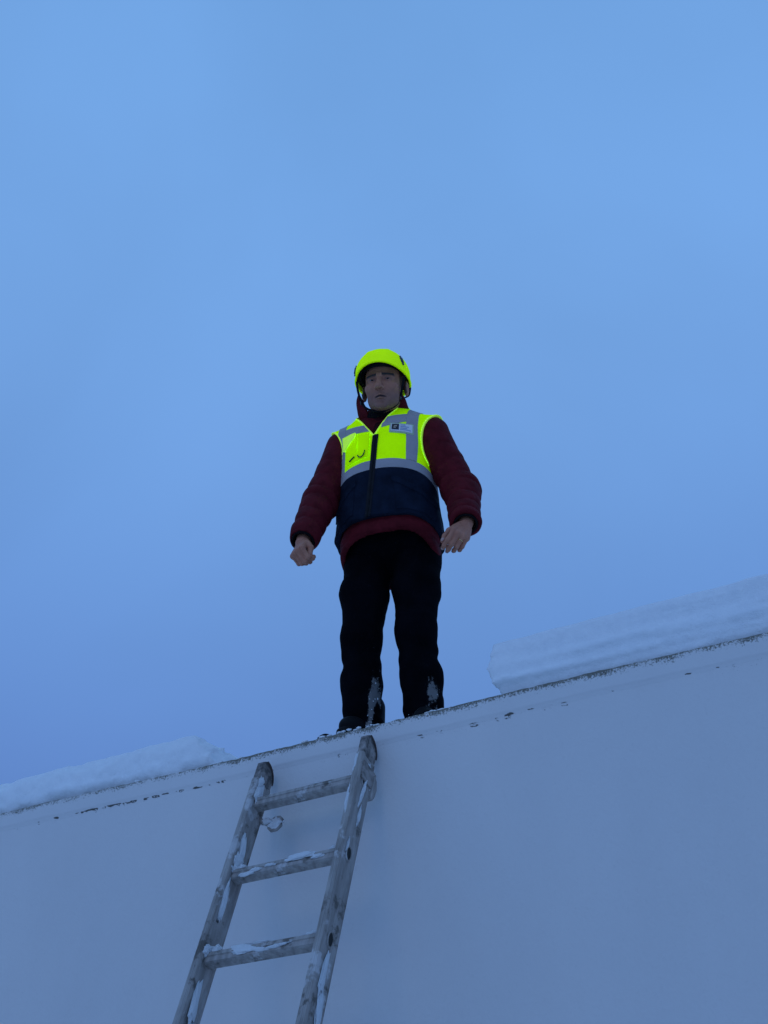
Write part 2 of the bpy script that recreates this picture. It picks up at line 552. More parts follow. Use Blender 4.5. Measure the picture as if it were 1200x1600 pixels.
# the other three walls and the roof deck
def plane_box(name, lo, hi, mat, parent):
    bm = bmesh.new()
    bmesh.ops.create_cube(bm, size=1)
    for v in bm.verts:
        v.co = Vector([(lo[k] + hi[k]) / 2 + v.co[k] * (hi[k] - lo[k]) for k in range(3)])
    return bm_obj(name, bm, mat, parent)
plane_box('gable_wall', (U1 - 0.25, 0.02, -0.1), (U1 + 0.01, DEPTH, ZT - 0.082), M['wall'], bld)
plane_box('gable_wall', (U0 - 0.01, 0.02, -0.1), (U0 + 0.25, DEPTH, ZT - 0.082), M['wall'], bld)
plane_box('rear_wall', (U0 + 0.3, DEPTH - 0.25, -0.1), (U1 - 0.3, DEPTH - 0.01, ZT - 0.083), M['wall'], bld)
plane_box('roof_deck', (U0, 0.045, ZT - 0.20), (U1, DEPTH, ZT - 0.0035), M['deck'], bld)

# thin trampled snow left on the roof behind the edge
rv, rf = [], []
ru = np.linspace(-4.5, 3.5, 161)
rw = np.concatenate([np.linspace(0.06, 1.6, 40), np.linspace(1.8, 8.5, 12)])
for u in ru:
    for v in rw:
        h_ = 0.012 * (mnoise.noise(Vector((u * 7, v * 7, 0))) + 0.6 * mnoise.noise(Vector((u * 17, v * 17, 3)))) + 0.010
        h_ *= min(1.0, max(0.0, (v - 0.05) / 0.10))
        rv.append((u, v, ZT + 0.001 + max(0.0005, h_)))
nw = len(rw)
for i in range(len(ru) - 1):
    for j in range(nw - 1):
        a = i * nw + j
        rf.append((a, a + nw, a + nw + 1, a + 1))
rs = mesh_obj('roof_snow', rv, rf, M['snow'])
rs.location = tuple(place(0, 0, 0))
rs.rotation_euler = (0, 0, ANG)
tag(rs, kind='structure')

# ---- snow slabs left on the roof edge, in facade coordinates
def slab(name, u0, u1, v0, v1, top, label, end, strata, h=0.012, soft=0.02, slope=0.0):
    def fn(P):
        u, v, z = P[:, 0], P[:, 1], P[:, 2]
        nb_ = fbm(P, (2.6, 2.6, 2.6), 3)
        nf = fbm(P + 31, (16, 16, 22), 3)
        th = top + slope * (u - u0) + 0.014 * nb_
        # cut face: layered, undercut at its foot
        zz = z / top
        sheet = fbm(P + 11, (1.6, 4.0, 46.0), 3)
        lay = (0.0028 * np.sin(zz * 19 + 1.5 * nb_) + 0.0062 * sheet) * strata + 0.020 * np.maximum(0, 0.25 - zz) / 0.25
        fv = v0 + lay + 0.012 * nb_ + 0.35 * np.maximum(0, zz - 0.55) ** 2 * (0.10 if strata > 0.5 else 0.55)
        if end == 'right':
            ue = u1 - 0.06 * np.maximum(0, zz) + 0.02 * nb_ - (0.20 * np.maximum(0, zz - 0.35) ** 1.5 if strata < 0.5 else 0) + 0.022 * nf
            d = smax(u - ue, u0 - u, 0.03)
        else:
            ue = u0 + 0.045 * np.maximum(0, 0.45 - zz) ** 1.2 * 2 + 0.05 * np.maximum(0, zz - 0.7) + 0.022 * nb_ + 0.030 * nf
            d = smax(ue - u, u - u1, 0.03)
        d = smax(d, fv - v, soft)
        d = smax(d, v - v1, 0.05)
        d = smax(d, z - th, soft * 1.3)
        d = smax(d, -z, 0.01)
        return d - (0.0030 if strata > 0.5 else 0.0085) * nf
    V_, F_ = nets(fn, (u0 - 0.1, v0 - 0.06, -0.02), (u1 + 0.1, v1 + 0.06, top + slope * (u1 - u0) + 0.06), h)
    V_[:, 2] += ZT + 0.002
    o = mesh_obj(name, V_, F_, M['snow'])
    o.location = tuple(place(0, 0, 0))
    o.rotation_euler = (0, 0, ANG)
    tag(o, label, 'snow block')
    return o
slab('snow_block', 0.385, 2.6, 0.035, 0.95, 0.204, 'thick layered snow slab cut straight on the roof edge beside the man', 'left', 1.0, 0.0095, 0.006)
slab('snow_block', -3.6, -0.750, 0.030, 0.95, 0.168, 'low crumbly snow slab on the roof edge left of the ladder', 'right', 0.25, 0.011, 0.022)

# loose crumbs of snow along the edge
def blob_mesh(name, seed, sub=2, rough=0.35):
    bm = bmesh.new()
    bmesh.ops.create_icosphere(bm, subdivisions=sub, radius=1)
    for v in bm.verts:
        d = 1 + rough * mnoise.noise(v.co * 1.7 + Vector((seed * 3.1, 0, 0))) + rough * 0.5 * mnoise.noise(v.co * 4 + Vector((seed, 5, 0)))
        v.co *= d
    return bm
cr_bm = bmesh.new()
for k in range(150):
    src = blob_mesh('c', k, 1, 0.6)
    u = random.choice([random.uniform(-0.75, 0.45), random.uniform(-0.35, 0.3), random.uniform(-2.0, 1.4)])
    v = random.uniform(0.015, 0.10)
    s = random.uniform(0.003, 0.010) * (1.25 if random.random() < 0.15 else 1)
    if k < 26:                               # fallen from the broken ends of the two blocks
        u = random.choice([random.uniform(0.28, 0.42), random.uniform(-0.80, -0.62)])
        s = random.uniform(0.007, 0.018)
        v = random.uniform(0.03, 0.14)
    elif k < 50:                             # kicked loose by the boots
        u = random.uniform(-0.20, 0.26)
        v = random.uniform(0.008, 0.03)
        s = random.uniform(0.003, 0.007)
    mat4 = Matrix.Translation((u, v, ZT + 0.002 + s * 0.25)) @ Matrix.Diagonal((s * random.uniform(1, 2.2), s, s * 0.7, 1))
    src.transform(mat4)
    tmp = bpy.data.meshes.new('t')
    src.to_mesh(tmp)
    src.free()
    cr_bm.from_mesh(tmp)
    bpy.data.meshes.remove(tmp)
cr = bm_obj('snow_crumbs', cr_bm, M['snow'], None, True)
cr.location = tuple(place(0, 0, 0))
cr.rotation_euler = (0, 0, ANG)
tag(cr, 'loose crumbs of snow scattered along the roof edge', 'snow', kind='stuff')

# curled strip of black roofing felt beside the boot
fv, ff = [], []
for i in range(13):
    t = i / 12
    u = -0.275 + 0.055 * t
    z = 0.001 + 0.011 * math.sin(math.pi * min(1, t * 1.05)) ** 0.8
    for (dv, dz) in ((0, 0), (0.030, 0.004), (0.030, 0.007), (0, 0.004)):
        fv.append((u, 0.012 + dv + 0.01 * t, ZT + z + dz))
for i in range(12):
    for j in range(4):
        a, b_ = i * 4 + j, i * 4 + (j + 1) % 4
        ff.append((a, b_, b_ + 4, a + 4))
ff += [(0, 1, 2, 3), (51, 50, 49, 48)]
fs = mesh_obj('felt_strip', fv, ff, M['strap'])
fs.location = tuple(place(0, 0, 0))
fs.rotation_euler = (0, 0, ANG)
tag(fs, 'small curled black strip lying on the roof edge next to the boot', 'roofing scrap')

# ------------------------------------------------------------------ ladder
LX = (TX * 0.99901 + NI * 0.02615 + np.array([0, 0, 0.0360]))
LZ = (TX * -0.04311 + NI * 0.36907 + np.array([0, 0, 0.92840]))
LX /= np.linalg.norm(LX)
LZ = LZ - LX * (LX @ LZ)
LZ /= np.linalg.norm(LZ)
LY = np.cross(LZ, LX)                        # towards the wall
rung1 = place(-0.2302, -0.1015, ZT - 0.2345)
LEN = (rung1[2] - 0.02) / LZ[2]              # from the foot to the top rung
foot = rung1 - LZ * LEN
lad = bpy.data.objects.new('ladder', None)
lad.empty_display_size = 0.1
link(lad)
lad.matrix_world = Matrix(((LX[0], LY[0], LZ[0], foot[0]), (LX[1], LY[1], LZ[1], foot[1]), (LX[2], LY[2], LZ[2], foot[2]), (0, 0, 0, 1)))
tag(lad, 'snow spattered aluminium ladder leaning against the white wall', 'ladder')
RW, RD, HW = 0.027, 0.080, 0.19              # rail width, rail depth, half clear width
RT = LEN + 0.085                             # rails end here, caps above
def prism(name, section, z0, z1, mat, parent, nseg=1, bevel=0.0):
    bm = bmesh.new()
    rings = []
    for k in range(nseg + 1):
        z = z0 + (z1 - z0) * k / nseg
        rings.append([bm.verts.new((x, y, z)) for x, y in section])
    n = len(section)
    for k in range(nseg):
        for i in range(n):
            bm.faces.new((rings[k][i], rings[k][(i + 1) % n], rings[k + 1][(i + 1) % n], rings[k + 1][i]))
    bm.faces.new(list(reversed(rings[0])))
    bm.faces.new(rings[-1])
    if bevel:
        bmesh.ops.bevel(bm, geom=[e for e in bm.edges if abs(e.verts[0].co.z - e.verts[1].co.z) > 0.2], offset=bevel, segments=2, affect='EDGES')
    return bm_obj(name, bm, mat, parent)
def rail_section(s):
    # a hollow box rail with a raised bead down the front face and lips on the flanks
    x0, x1 = (s * HW, s * (HW + RW))
    a, b_ = (x0, x1) if s > 0 else (x1, x0)
    y0, y1 = -RD / 2, RD / 2
    m_ = (a + b_) / 2
    return [(a, y0), (m_ - 0.006, y0), (m_ - 0.004, y0 - 0.003), (m_ + 0.004, y0 - 0.003), (m_ + 0.006, y0), (b_, y0),
            (b_, y0 + 0.014), (b_ - 0.003, y0 + 0.017), (b_ - 0.003, y1 - 0.017), (b_, y1 - 0.014), (b_, y1),
            (a, y1), (a, y1 - 0.014), (a + 0.003, y1 - 0.017), (a + 0.003, y0 + 0.017), (a, y0 + 0.014)]
rung_z = [LEN - 0.28 * k for k in range(int(LEN / 0.28) + 1) if LEN - 0.28 * k > 0.12]
for s in (-1, 1):
    rail = prism('rail', rail_section(s), 0.03, RT, M['alu'], lad, 1, 0.002)
    cx = s * (HW + RW / 2)
    # plastic end cap, rounded towards the wall
    bm = bmesh.new()
    pr = [(-RD / 2 + 0.004, RT - 0.002), (-RD / 2 + 0.004, RT + 0.070)]
    for k in range(9):
        a = math.pi / 2 * k / 8
        pr.append((-RD / 2 + 0.022 + 0.056 * math.sin(a), RT + 0.086 - 0.060 * (1 - math.cos(a))))
    pr.append((RD / 2 - 0.004, RT - 0.002))
    for sx in (-1, 1):
        vs_ = [bm.verts.new((cx + sx * (RW / 2 - 0.002), y, z)) for y, z in pr]
        if sx < 0:
            left = vs_
        else:
            right = vs_
    n = len(pr)
    bm.faces.new(left)
    bm.faces.new(list(reversed(right)))
    for i in range(n):
        bm.faces.new((left[i], right[i], right[(i + 1) % n], left[(i + 1) % n]))
    cap = bm_obj('end_cap', bm, M['cap'], rail)
    # worn dark lip along the rounded back of the cap
    bm = bmesh.new()
    arc = pr[2:11]
    for i, (y, z) in enumerate(arc):
        for sx in (-1, 1):
            bm.verts.new((cx + sx * (RW / 2 + 0.001), y, z - 0.006))
            bm.verts.new((cx + sx * (RW / 2 + 0.001), y + 0.003, z + 0.003))
    bm.verts.ensure_lookup_table()
    for i in range(8):
        q = [bm.verts[i * 4 + j] for j in range(4)]
        q2 = [bm.verts[i * 4 + 4 + j] for j in range(4)]
        bm.faces.new((q[0], q[1], q2[1], q2[0]))
        bm.faces.new((q[3], q[2], q2[2], q2[3]))
        bm.faces.new((q[1], q[3], q2[3], q2[1]))
    bm_obj('cap_lip', bm, M['rust'], rail)
    # rubber foot
    bm = bmesh.new()
    bmesh.ops.create_cube(bm, size=1)
    for v in bm.verts:
        v.co = Vector((cx + v.co.x * (RW + 0.012), v.co.y * (RD + 0.014), 0.02 + v.co.z * 0.10 + (0.012 * (-v.co.y) if v.co.z < 0 else 0)))
    bmesh.ops.bevel(bm, geom=bm.edges[:], offset=0.006, segments=2, affect='EDGES')
    bm_obj('rubber_foot', bm, M['strap'], rail)
    if s > 0:
        # flared, open rung ends punched through the outer web
        for rz_ in rung_z:
            bm = bmesh.new()
            rings = []
            for (sc, dx) in ((1.25, -0.0035), (1.2, -0.0005), (0.92, 0.0005), (0.85, -0.004)):
                rg = []
                for k in range(16):
                    a = 2 * math.pi * k / 16
                    yy = 0.014 * sc * math.cos(a)
                    zz_ = 0.023 * sc * math.sin(a)
                    rg.append(bm.verts.new((HW + RW + dx, yy, rz_ + zz_ - 0.002)))
                rings.append(rg)
            for r0, r1 in zip(rings, rings[1:]):
                for k in range(16):
                    bm.faces.new((r0[k], r0[(k + 1) % 16], r1[(k + 1) % 16], r1[k]))
            ring = bm_obj('rung_end', bm, M['alu'], rail)
            bm = bmesh.new()
            bm.faces.new([bm.verts.new((HW + RW - 0.0022, 0.0125 * math.cos(2 * math.pi * k / 16), rz_ - 0.002 + 0.021 * math.sin(2 * math.pi * k / 16))) for k in range(16)])
            bm_obj('rung_bore_shade', bm, M['dark'], rail)  # flat disc, its dark colour stands for shade in the hollow rung
# rungs: square tube with a ribbed tread, set a little turned
rsec = [(-0.016, -0.015), (-0.010, -0.018), (0.012, -0.018), (0.016, -0.014), (0.016, 0.010), (0.010, 0.010), (0.009, 0.016), (0.003, 0.016),
        (0.002, 0.0125), (-0.003, 0.0125), (-0.004, 0.016), (-0.011, 0.016), (-0.012, 0.011), (-0.018, 0.010), (-0.018, 0.001), (-0.0155, -0.001), (-0.0155, -0.004), (-0.018, -0.006)]
rung_me = None
for k, rz_ in enumerate(rung_z):
    if rung_me is None:
        bm = bmesh.new()
        A_ = [bm.verts.new((-HW - 0.002, y * 1.15, z * 1.12)) for y, z in rsec]
        B_ = [bm.verts.new((HW + 0.002, y * 1.15, z * 1.12)) for y, z in rsec]
        n = len(rsec)
        for i in range(n):
            bm.faces.new((A_[i], A_[(i + 1) % n], B_[(i + 1) % n], B_[i]))
        bm.faces.new(A_)
        bm.faces.new(list(reversed(B_)))
        o = bm_obj('rung', bm, M['alu'], lad)
        rung_me = o.data
    else:
        o = link(bpy.data.objects.new('rung', rung_me), lad)
    o.location = (0, 0, rz_)

def tube(name, pts, r, mat, parent, seg=8, closed=False, flat=None):
    """a tube along points; flat=(w, t, axis) makes a ribbon instead"""
    pts = [Vector(p) for p in pts]
    n = len(pts)
    bm = bmesh.new()
    rings = []
    up0 = Vector((0, 0, 1)) if flat is None else Vector(flat[2])
    for i, p in enumerate(pts):
        a = pts[(i - 1) % n] if (closed or i > 0) else p
        c_ = pts[(i + 1) % n] if (closed or i < n - 1) else p
        d = (c_ - a).normalized()
        u = up0
        if abs(d.dot(u)) > 0.95:
            u = Vector((1, 0, 0))
        s_ = d.cross(u).normalized()
        w = s_.cross(d).normalized()
        ring = []
        if flat is None:
            rr = r[i] if isinstance(r, (list, tuple)) else r
            for k in range(seg):
                an = 2 * math.pi * k / seg
                ring.append(bm.verts.new(p + s_ * (rr * math.cos(an)) + w * (rr * math.sin(an))))
        else:
            for (x, y) in ((-1, -1), (1, -1), (1, 1), (-1, 1)):
                ring.append(bm.verts.new(p + s_ * (x * flat[0] / 2) + w * (y * flat[1] / 2)))
        rings.append(ring)
    m_ = len(rings[0])
    for i in range(n if closed else n - 1):
        r0, r1 = rings[i], rings[(i + 1) % n]
        for k in range(m_):
            bm.faces.new((r0[k], r0[(k + 1) % m_], r1[(k + 1) % m_], r1[k]))
    if not closed:
        bm.faces.new(list(reversed(rings[0])))
        bm.faces.new(rings[-1])
    return bm_obj(name, bm, mat, parent, flat is None)

# guide bracket on the back of the right rail, catch loop by the left rail
bm = bmesh.new()
out_ = [(RD / 2 - 0.002, LEN + 0.045), (RD / 2 + 0.016, LEN + 0.028), (RD / 2 + 0.024, LEN + 0.000), (RD / 2 + 0.020, LEN - 0.030), (RD / 2 + 0.010, LEN - 0.050), (RD / 2 - 0.002, LEN - 0.045)]
f1 = [bm.verts.new((HW + 0.002, y, z)) for y, z in out_]
f2 = [bm.verts.new((HW + RW + 0.010, y, z)) for y, z in out_]
bm.faces.new(f1)
bm.faces.new(list(reversed(f2)))
for i in range(6):
    bm.faces.new((f1[i], f2[i], f2[(i + 1) % 6], f1[(i + 1) % 6]))
bmesh.ops.bevel(bm, geom=bm.edges[:], offset=0.003, segments=1, affect='EDGES')
bm_obj('guide_bracket', bm, M['alu'], lad)
plate = plane_box('bracket_plate', (HW + RW - 0.001, -RD / 2 + 0.012, LEN - 0.01), (HW + RW + 0.004, RD / 2 + 0.012, LEN + 0.055), M['cap'], lad)
hexp = []
for k in range(8):
    a = 2 * math.pi * (k + 0.5) / 8
    hexp.append((-HW + 0.058 + 0.026 * math.cos(a), 0.045, LEN - 0.058 + 0.027 * math.sin(a)))
tube('catch_loop', hexp, 0.0055, M['alu'], lad, 8, True)
tube('catch_arm', [(-HW - 0.006, 0.030, LEN - 0.030), (-HW + 0.012, 0.036, LEN - 0.050), (-HW + 0.036, 0.045, LEN - 0.056)], 0.0075, M['alu'], lad, 8)

# snow stuck to the ladder: each patch a lump of its own
lump_me = []
for k in range(6):
    bm = blob_mesh('l', k + 3, 3, 0.55)
    for v in bm.verts:
        v.co += v.normal * 0.12 * mnoise.noise(v.co * 7 + Vector((k, 0, 0)))
    o = bm_obj('lump', bm, M['snow'], None, True)
    lump_me.append(o.data)
    bpy.data.objects.remove(o)
def lump(p, s, i=None):
    o = bpy.data.objects.new('snow_patch', lump_me[random.randrange(6) if i is None else i])
    link(o, lad)
    o.location = p
    o.scale = s
    o.rotation_euler = (random.uniform(-0.15, 0.15), random.uniform(-0.12, 0.12), 0)
    return o
Lx = -HW                                     # inner face of the left rail
for (dz, y, ln, wd) in ((0.035, -0.012, 0.050, 0.020), (0.075, -0.022, 0.022, 0.013), (-0.175, -0.010, 0.055, 0.012), (-0.235, -0.012, 0.030, 0.022), (-0.262, -0.004, 0.016, 0.030), (-0.375, -0.018, 0.075, 0.010),
                        (-0.545, -0.022, 0.020, 0.016), (-0.69, -0.008, 0.080, 0.014), (-0.76, 0.004, 0.03, 0.012)):
    lump((Lx + 0.001, y, LEN + dz), (0.007, wd, ln))
# crumbs in the corners over the rungs
for (x, rk, sx, sz, sy) in ((-HW + 0.014, 1, 0.022, 0.014, 0.017), (HW - 0.024, 1, 0.022, 0.011, 0.014), (-HW + 0.016, 2, 0.018, 0.020, 0.014), (HW - 0.03, 2, 0.028, 0.009, 0.014), (-0.04, 2, 0.05, 0.008, 0.014),
                            (HW - 0.012, 0, 0.016, 0.012, 0.014), (0.05, 0, 0.030, 0.005, 0.012), (0.02, 1, 0.04, 0.005, 0.013)):
    lump((x, -0.004, rung_z[rk] + 0.019), (sx, sy, sz))
# patches clinging to the fronts of the rungs
for (x, rk, sx, sz, dz) in ((0.055, 1, 0.052, 0.013, 0.010), (0.12, 1, 0.022, 0.008, -0.004), (-0.10, 1, 0.02, 0.006, -0.006), (-0.13, 1, 0.030, 0.007, -0.016), (-0.065, 2, 0.040, 0.017, 0.002), (-0.005, 2, 0.03, 0.006, -0.008),
                            (0.055, 2, 0.04, 0.005, -0.006), (-0.05, 1, 0.02, 0.005, 0.0)):
    lump((x, -0.021, rung_z[rk] + dz), (sx, 0.004, sz))
lump((-HW + 0.058, 0.045, LEN - 0.056), (0.025, 0.009, 0.025))
lump((-HW + 0.022, 0.036, LEN - 0.046), (0.020, 0.008, 0.012))
# front and outer face of the right rail
for (dz, ln, wd) in ((-0.10, 0.055, 0.006), (0.045, 0.032, 0.006)):
    lump((HW + 0.006, -RD / 2, LEN + dz), (wd, 0.004, ln))
for (dz, y, ln, wd) in ((-0.06, 0.002, 0.055, 0.008), (-0.14, 0.010, 0.04, 0.006), (0.045, 0.010, 0.024, 0.010), (0.0, 0.045, 0.026, 0.010), (-0.66, 0.0, 0.07, 0.012), (-0.75, 0.012, 0.07, 0.014), (-0.26, -0.016, 0.03, 0.004)):
    lump((HW + RW - 0.001, y, LEN + dz), (0.004, wd, ln))

# ------------------------------------------------------------------ the man
# body coordinates: x to the viewer's right, y to the man's back, z up from the roof; he faces -y
PSI = R(15)
PO = np.array([0.0275, 3.4410, 0.0])
man = empty('person', (float(PO[0]), float(PO[1]), ZT + 0.015), -PSI)
tag(man, 'person in yellow helmet, high visibility vest, maroon jacket and black trousers on the roof edge', 'person')

SHL, SHR = V3(-0.178, -0.080, 1.300), V3(0.198, -0.092, 1.290)
ELL, ELR = V3(-0.256, -0.135, 1.005), V3(0.312, -0.080, 0.990)
WRL, WRR = V3(-0.276, -0.262, 0.744), V3(0.340, -0.195, 0.758)

# ---- head frame: pitched down, turned a little to the viewer's left
def rot_x(a):
    c_, s_ = math.cos(a), math.sin(a)
    return np.array([[1, 0, 0], [0, c_, -s_], [0, s_, c_]])
def rot_y(a):
    c_, s_ = math.cos(a), math.sin(a)
    return np.array([[c_, 0, s_], [0, 1, 0], [-s_, 0, c_]])
def rot_z(a):
    c_, s_ = math.cos(a), math.sin(a)
    return np.array([[c_, -s_, 0], [s_, c_, 0], [0, 0, 1]])
HC = np.array([0.034, -0.222, 1.473])
HR = rot_z(R(1)) @ rot_x(R(20)) @ rot_y(R(2))
def to_head(P):
    return (P - HC.astype(np.float32)) @ HR.astype(np.float32)
def from_head(Q):
    return np.asarray(Q) @ HR.T + HC

# ---- hands: z along the fingers, x towards the thumb, y towards the palm
def frame(zdir, xdir):
    z = np.array(zdir, float); z /= np.linalg.norm(z)
    x = np.array(xdir, float); x -= z * (x @ z); x /= np.linalg.norm(x)
    return np.stack([x, np.cross(z, x), z], 1)
def hand_parts(wrist, F, palm_sign, curl, thumb):
    """bones of a hand as (a, b, ra, rb); curl gives the bend of the three joints of each finger"""
    bones, nails, ring = [], [], None
    W = np.asarray(wrist, float)
    T = lambda q: W + F @ (np.asarray(q, float) * np.array([1, palm_sign, 1]))
    bones.append((T((0, 0, -0.06)), T((0, 0, 0.005)), 0.027, 0.025))
    base = [(0.028, 0.000, 0.086), (0.009, -0.002, 0.090), (-0.010, -0.001, 0.086), (-0.027, 0.003, 0.078)]
    lens = [(0.044, 0.027, 0.020), (0.049, 0.030, 0.021), (0.045, 0.028, 0.021), (0.036, 0.022, 0.018)]
    rad_ = [0.0100, 0.0103, 0.0098, 0.0086]
    for i in range(4):
        bones.append((T((base[i][0] * 0.55, 0.004, 0.012)), T(base[i]), 0.0165, 0.0125))
        p = np.array(base[i], float)
        an = 0.0
        spread = (0.06, 0.01, -0.03, -0.08)[i]
        for j in range(3):
            an += curl[i][j]
            d = np.array([math.sin(spread) * math.cos(an), math.sin(an), math.cos(an) * math.cos(spread)])
            q = p + d * lens[i][j]
            r0 = rad_[i] * (1.0, 0.93, 0.86)[j]
            bones.append((T(p), T(q), r0, r0 * 0.92))
            if i == 2 and j == 0:
                ring = (T(p + d * lens[i][j] * 0.45), F @ (d * np.array([1, palm_sign, 1])), r0)
            if j == 2:
                nr = np.array([0, -math.cos(an), math.sin(an)])
                nails.append((T(q + nr * r0 * 0.72 - d * 0.002), F @ (d * np.array([1, palm_sign, 1])), F @ (nr * np.array([1, palm_sign, 1])), r0))
            p = q
    # thumb leaves the side of the palm
    p = np.array([0.022, 0.010, 0.022])
    bones.append((T((0.010, 0.006, 0.010)), T((0.026, 0.012, 0.034)), 0.017, 0.016))
    rr = (0.0145, 0.0118, 0.0105)
    for j, (dx, dy, dz, ln) in enumerate(thumb):
        d = np.array([dx, dy, dz], float); d /= np.linalg.norm(d)
        q = p + d * ln
        bones.append((T(p), T(q), rr[j], rr[j] * 0.9))
        if j == 2:
            side = np.array([0.5, -0.8, 0.1])
            side -= d * (side @ d); side /= np.linalg.norm(side)
            nails.append((T(q + side * rr[j] * 0.72 - d * 0.002), F @ (d * np.array([1, palm_sign, 1])), F @ (side * np.array([1, palm_sign, 1])), rr[j]))
        p = q
    return bones, nails, ring
# his right hand (viewer's left): loosely closed; his left hand: relaxed, thumb towards the thigh
FL = frame((-0.02, -0.55, -0.84), (0.80, -0.55, 0.10))
FR = frame((-0.14, -0.56, -0.81), (-0.76, -0.55, 0.30))
bonesL, nailsL, _ = hand_parts(WRL + V3(0, -0.012, -0.020), FL, -1, [(1.05, 1.35, 0.7), (1.15, 1.4, 0.75), (1.2, 1.4, 0.75), (1.25, 1.4, 0.7)], [(0.35, 0.50, 0.80, 0.036), (-0.25, 0.35, 0.92, 0.030), (-0.55, 0.05, 0.85, 0.024)])
bonesR, nailsR, ringR = hand_parts(WRR + V3(0, -0.010, -0.018), FR, 1, [(0.60, 0.95, 0.50), (0.75, 1.05, 0.55), (0.85, 1.10, 0.6), (0.90, 1.05, 0.6)], [(0.50, 0.50, 0.72, 0.038), (0.12, 0.40, 0.92, 0.032), (-0.10, 0.40, 0.92, 0.026)])

# ---- bare body (head, neck, trunk, arms, hands, legs) as one skin
def head_sdf(P):
    Q = to_head(P)
    X = Q.copy(); X[:, 0] = np.abs(X[:, 0]) * 0.94
    d = ell(X, (0, 0.012, 0.045), (0.076, 0.096, 0.086))
    d = smin(d, ell(X, (0, -0.036, -0.022), (0.063, 0.060, 0.082)), 0.03)
    d = smin(d, ell(X, (0, -0.040, -0.074), (0.048, 0.048, 0.036)), 0.025)
    d = smin(d, ell(X, (0.041, -0.012, -0.060), (0.014, 0.030, 0.028)), 0.03)
    d = smin(d, ell(X, (0, -0.080, -0.102), (0.021, 0.016, 0.015)), 0.022)
    d = smin(d, ell(X, (0.043, -0.066, -0.018), (0.021, 0.018, 0.016)), 0.022)
    d = smin(d, rc(X, (0.008, -0.092, 0.030), (0.046, -0.074, 0.030), 0.0085, 0.008), 0.018)
    d = smax(d, -ell(X, (0.031, -0.105, 0.011), (0.020, 0.021, 0.013)), 0.012)
    d = smin(d, rc(X, (0, -0.094, 0.022), (0, -0.119, -0.026), 0.0085, 0.0105), 0.012)
    d = smin(d, ell(X, (0, -0.119, -0.029), (0.0115, 0.011, 0.010)), 0.008)
    d = smin(d, ell(X, (0.0135, -0.104, -0.034), (0.0085, 0.0115, 0.0085)), 0.007)
    d = smax(d, -ell(X, (0.0078, -0.109, -0.0415), (0.0056, 0.0080, 0.0100)), 0.0015)
    # nose-to-mouth folds, lips
    d = smax(d, -rc(X, (0.020, -0.100, -0.036), (0.034, -0.084, -0.066), 0.0028, 0.0025), 0.010)
    d = smin(d, rc(X, (0, -0.1015, -0.0605), (0.022, -0.0885, -0.0655), 0.0062, 0.0035), 0.006)
    d = smin(d, rc(X, (0, -0.0995, -0.0735), (0.018, -0.0890, -0.0690), 0.0070, 0.0040), 0.006)
    d = smax(d, -rc(X, (0, -0.1060, -0.0668), (0.027, -0.0905, -0.0690), 0.0042, 0.0032), 0.002)
    d = smax(d, -rc(X, (0, -0.1000, -0.0860), (0.014, -0.0940, -0.0850), 0.0050, 0.0040), 0.010)
    # lids round the eyes
    lid = ell(X, (0.0315, -0.0795, 0.0105), (0.0155, 0.0150, 0.0148))
    lid = smax(lid, -ell(X, (0.0315, -0.0960, 0.0092), (0.0120, 0.0160, 0.0028)), 0.0015)
    d = smin(d, lid, 0.004)
    # ears
    ear = ell(X, (0.085, 0.012, -0.006), (0.0100, 0.021, 0.034))
    ear = smax(ear, -ell(X, (0.095, 0.004, -0.004), (0.0085, 0.013, 0.021)), 0.004)
    return smin(d, ear, 0.010)
NECK0, NECK1 = from_head((0, 0.030, -0.050)), np.array([0.0, -0.080, 1.36])
def body_sdf(P):
    d = head_sdf(P)
    d = smin(d, rc(P, NECK0, NECK1, 0.054, 0.060), 0.03)
    d = smin(d, rc(P, (-0.13, -0.075, 1.30), (0.14, -0.085, 1.29), 0.055, 0.055), 0.05)
    d = smin(d, chain(P, [(0, -0.07, 1.25), (0, -0.02, 1.0), (0, 0.03, 0.85)], [0.11, 0.11, 0.12], 0.05), 0.05)
    for S, E, W in ((SHL, ELL, WRL), (SHR, ELR, WRR)):
        d = smin(d, chain(P, [S, E, W], [0.050, 0.040, 0.027], 0.02), 0.02)
    for s, K, A in ((-1, (-0.100, -0.060, 0.42), (-0.108, 0.000, 0.07)), (1, (0.110, -0.055, 0.42), (0.122, -0.005, 0.07))):
        d = smin(d, chain(P, [(s * 0.085, 0.03, 0.80), K, A], [0.080, 0.055, 0.040], 0.03), 0.03)
    for (a, b_, r0, r1) in bonesL + bonesR:
        d = smin(d, rc(P, a, b_, r0, r1), 0.0045)
    return d
parts_v, parts_f, off_ = [], [], 0
for lo, hi, h in (((-0.12, -0.40, 1.322), (0.17, -0.04, 1.66), 0.0026),
                  ((-0.39, -0.42, 0.55), (-0.19, -0.20, 0.748), 0.0024), ((0.22, -0.36, 0.55), (0.44, -0.12, 0.754), 0.0024)):
    v, f = nets(body_sdf, lo, hi, h)
    parts_v.append(v); parts_f.append(f + off_); off_ += len(v)
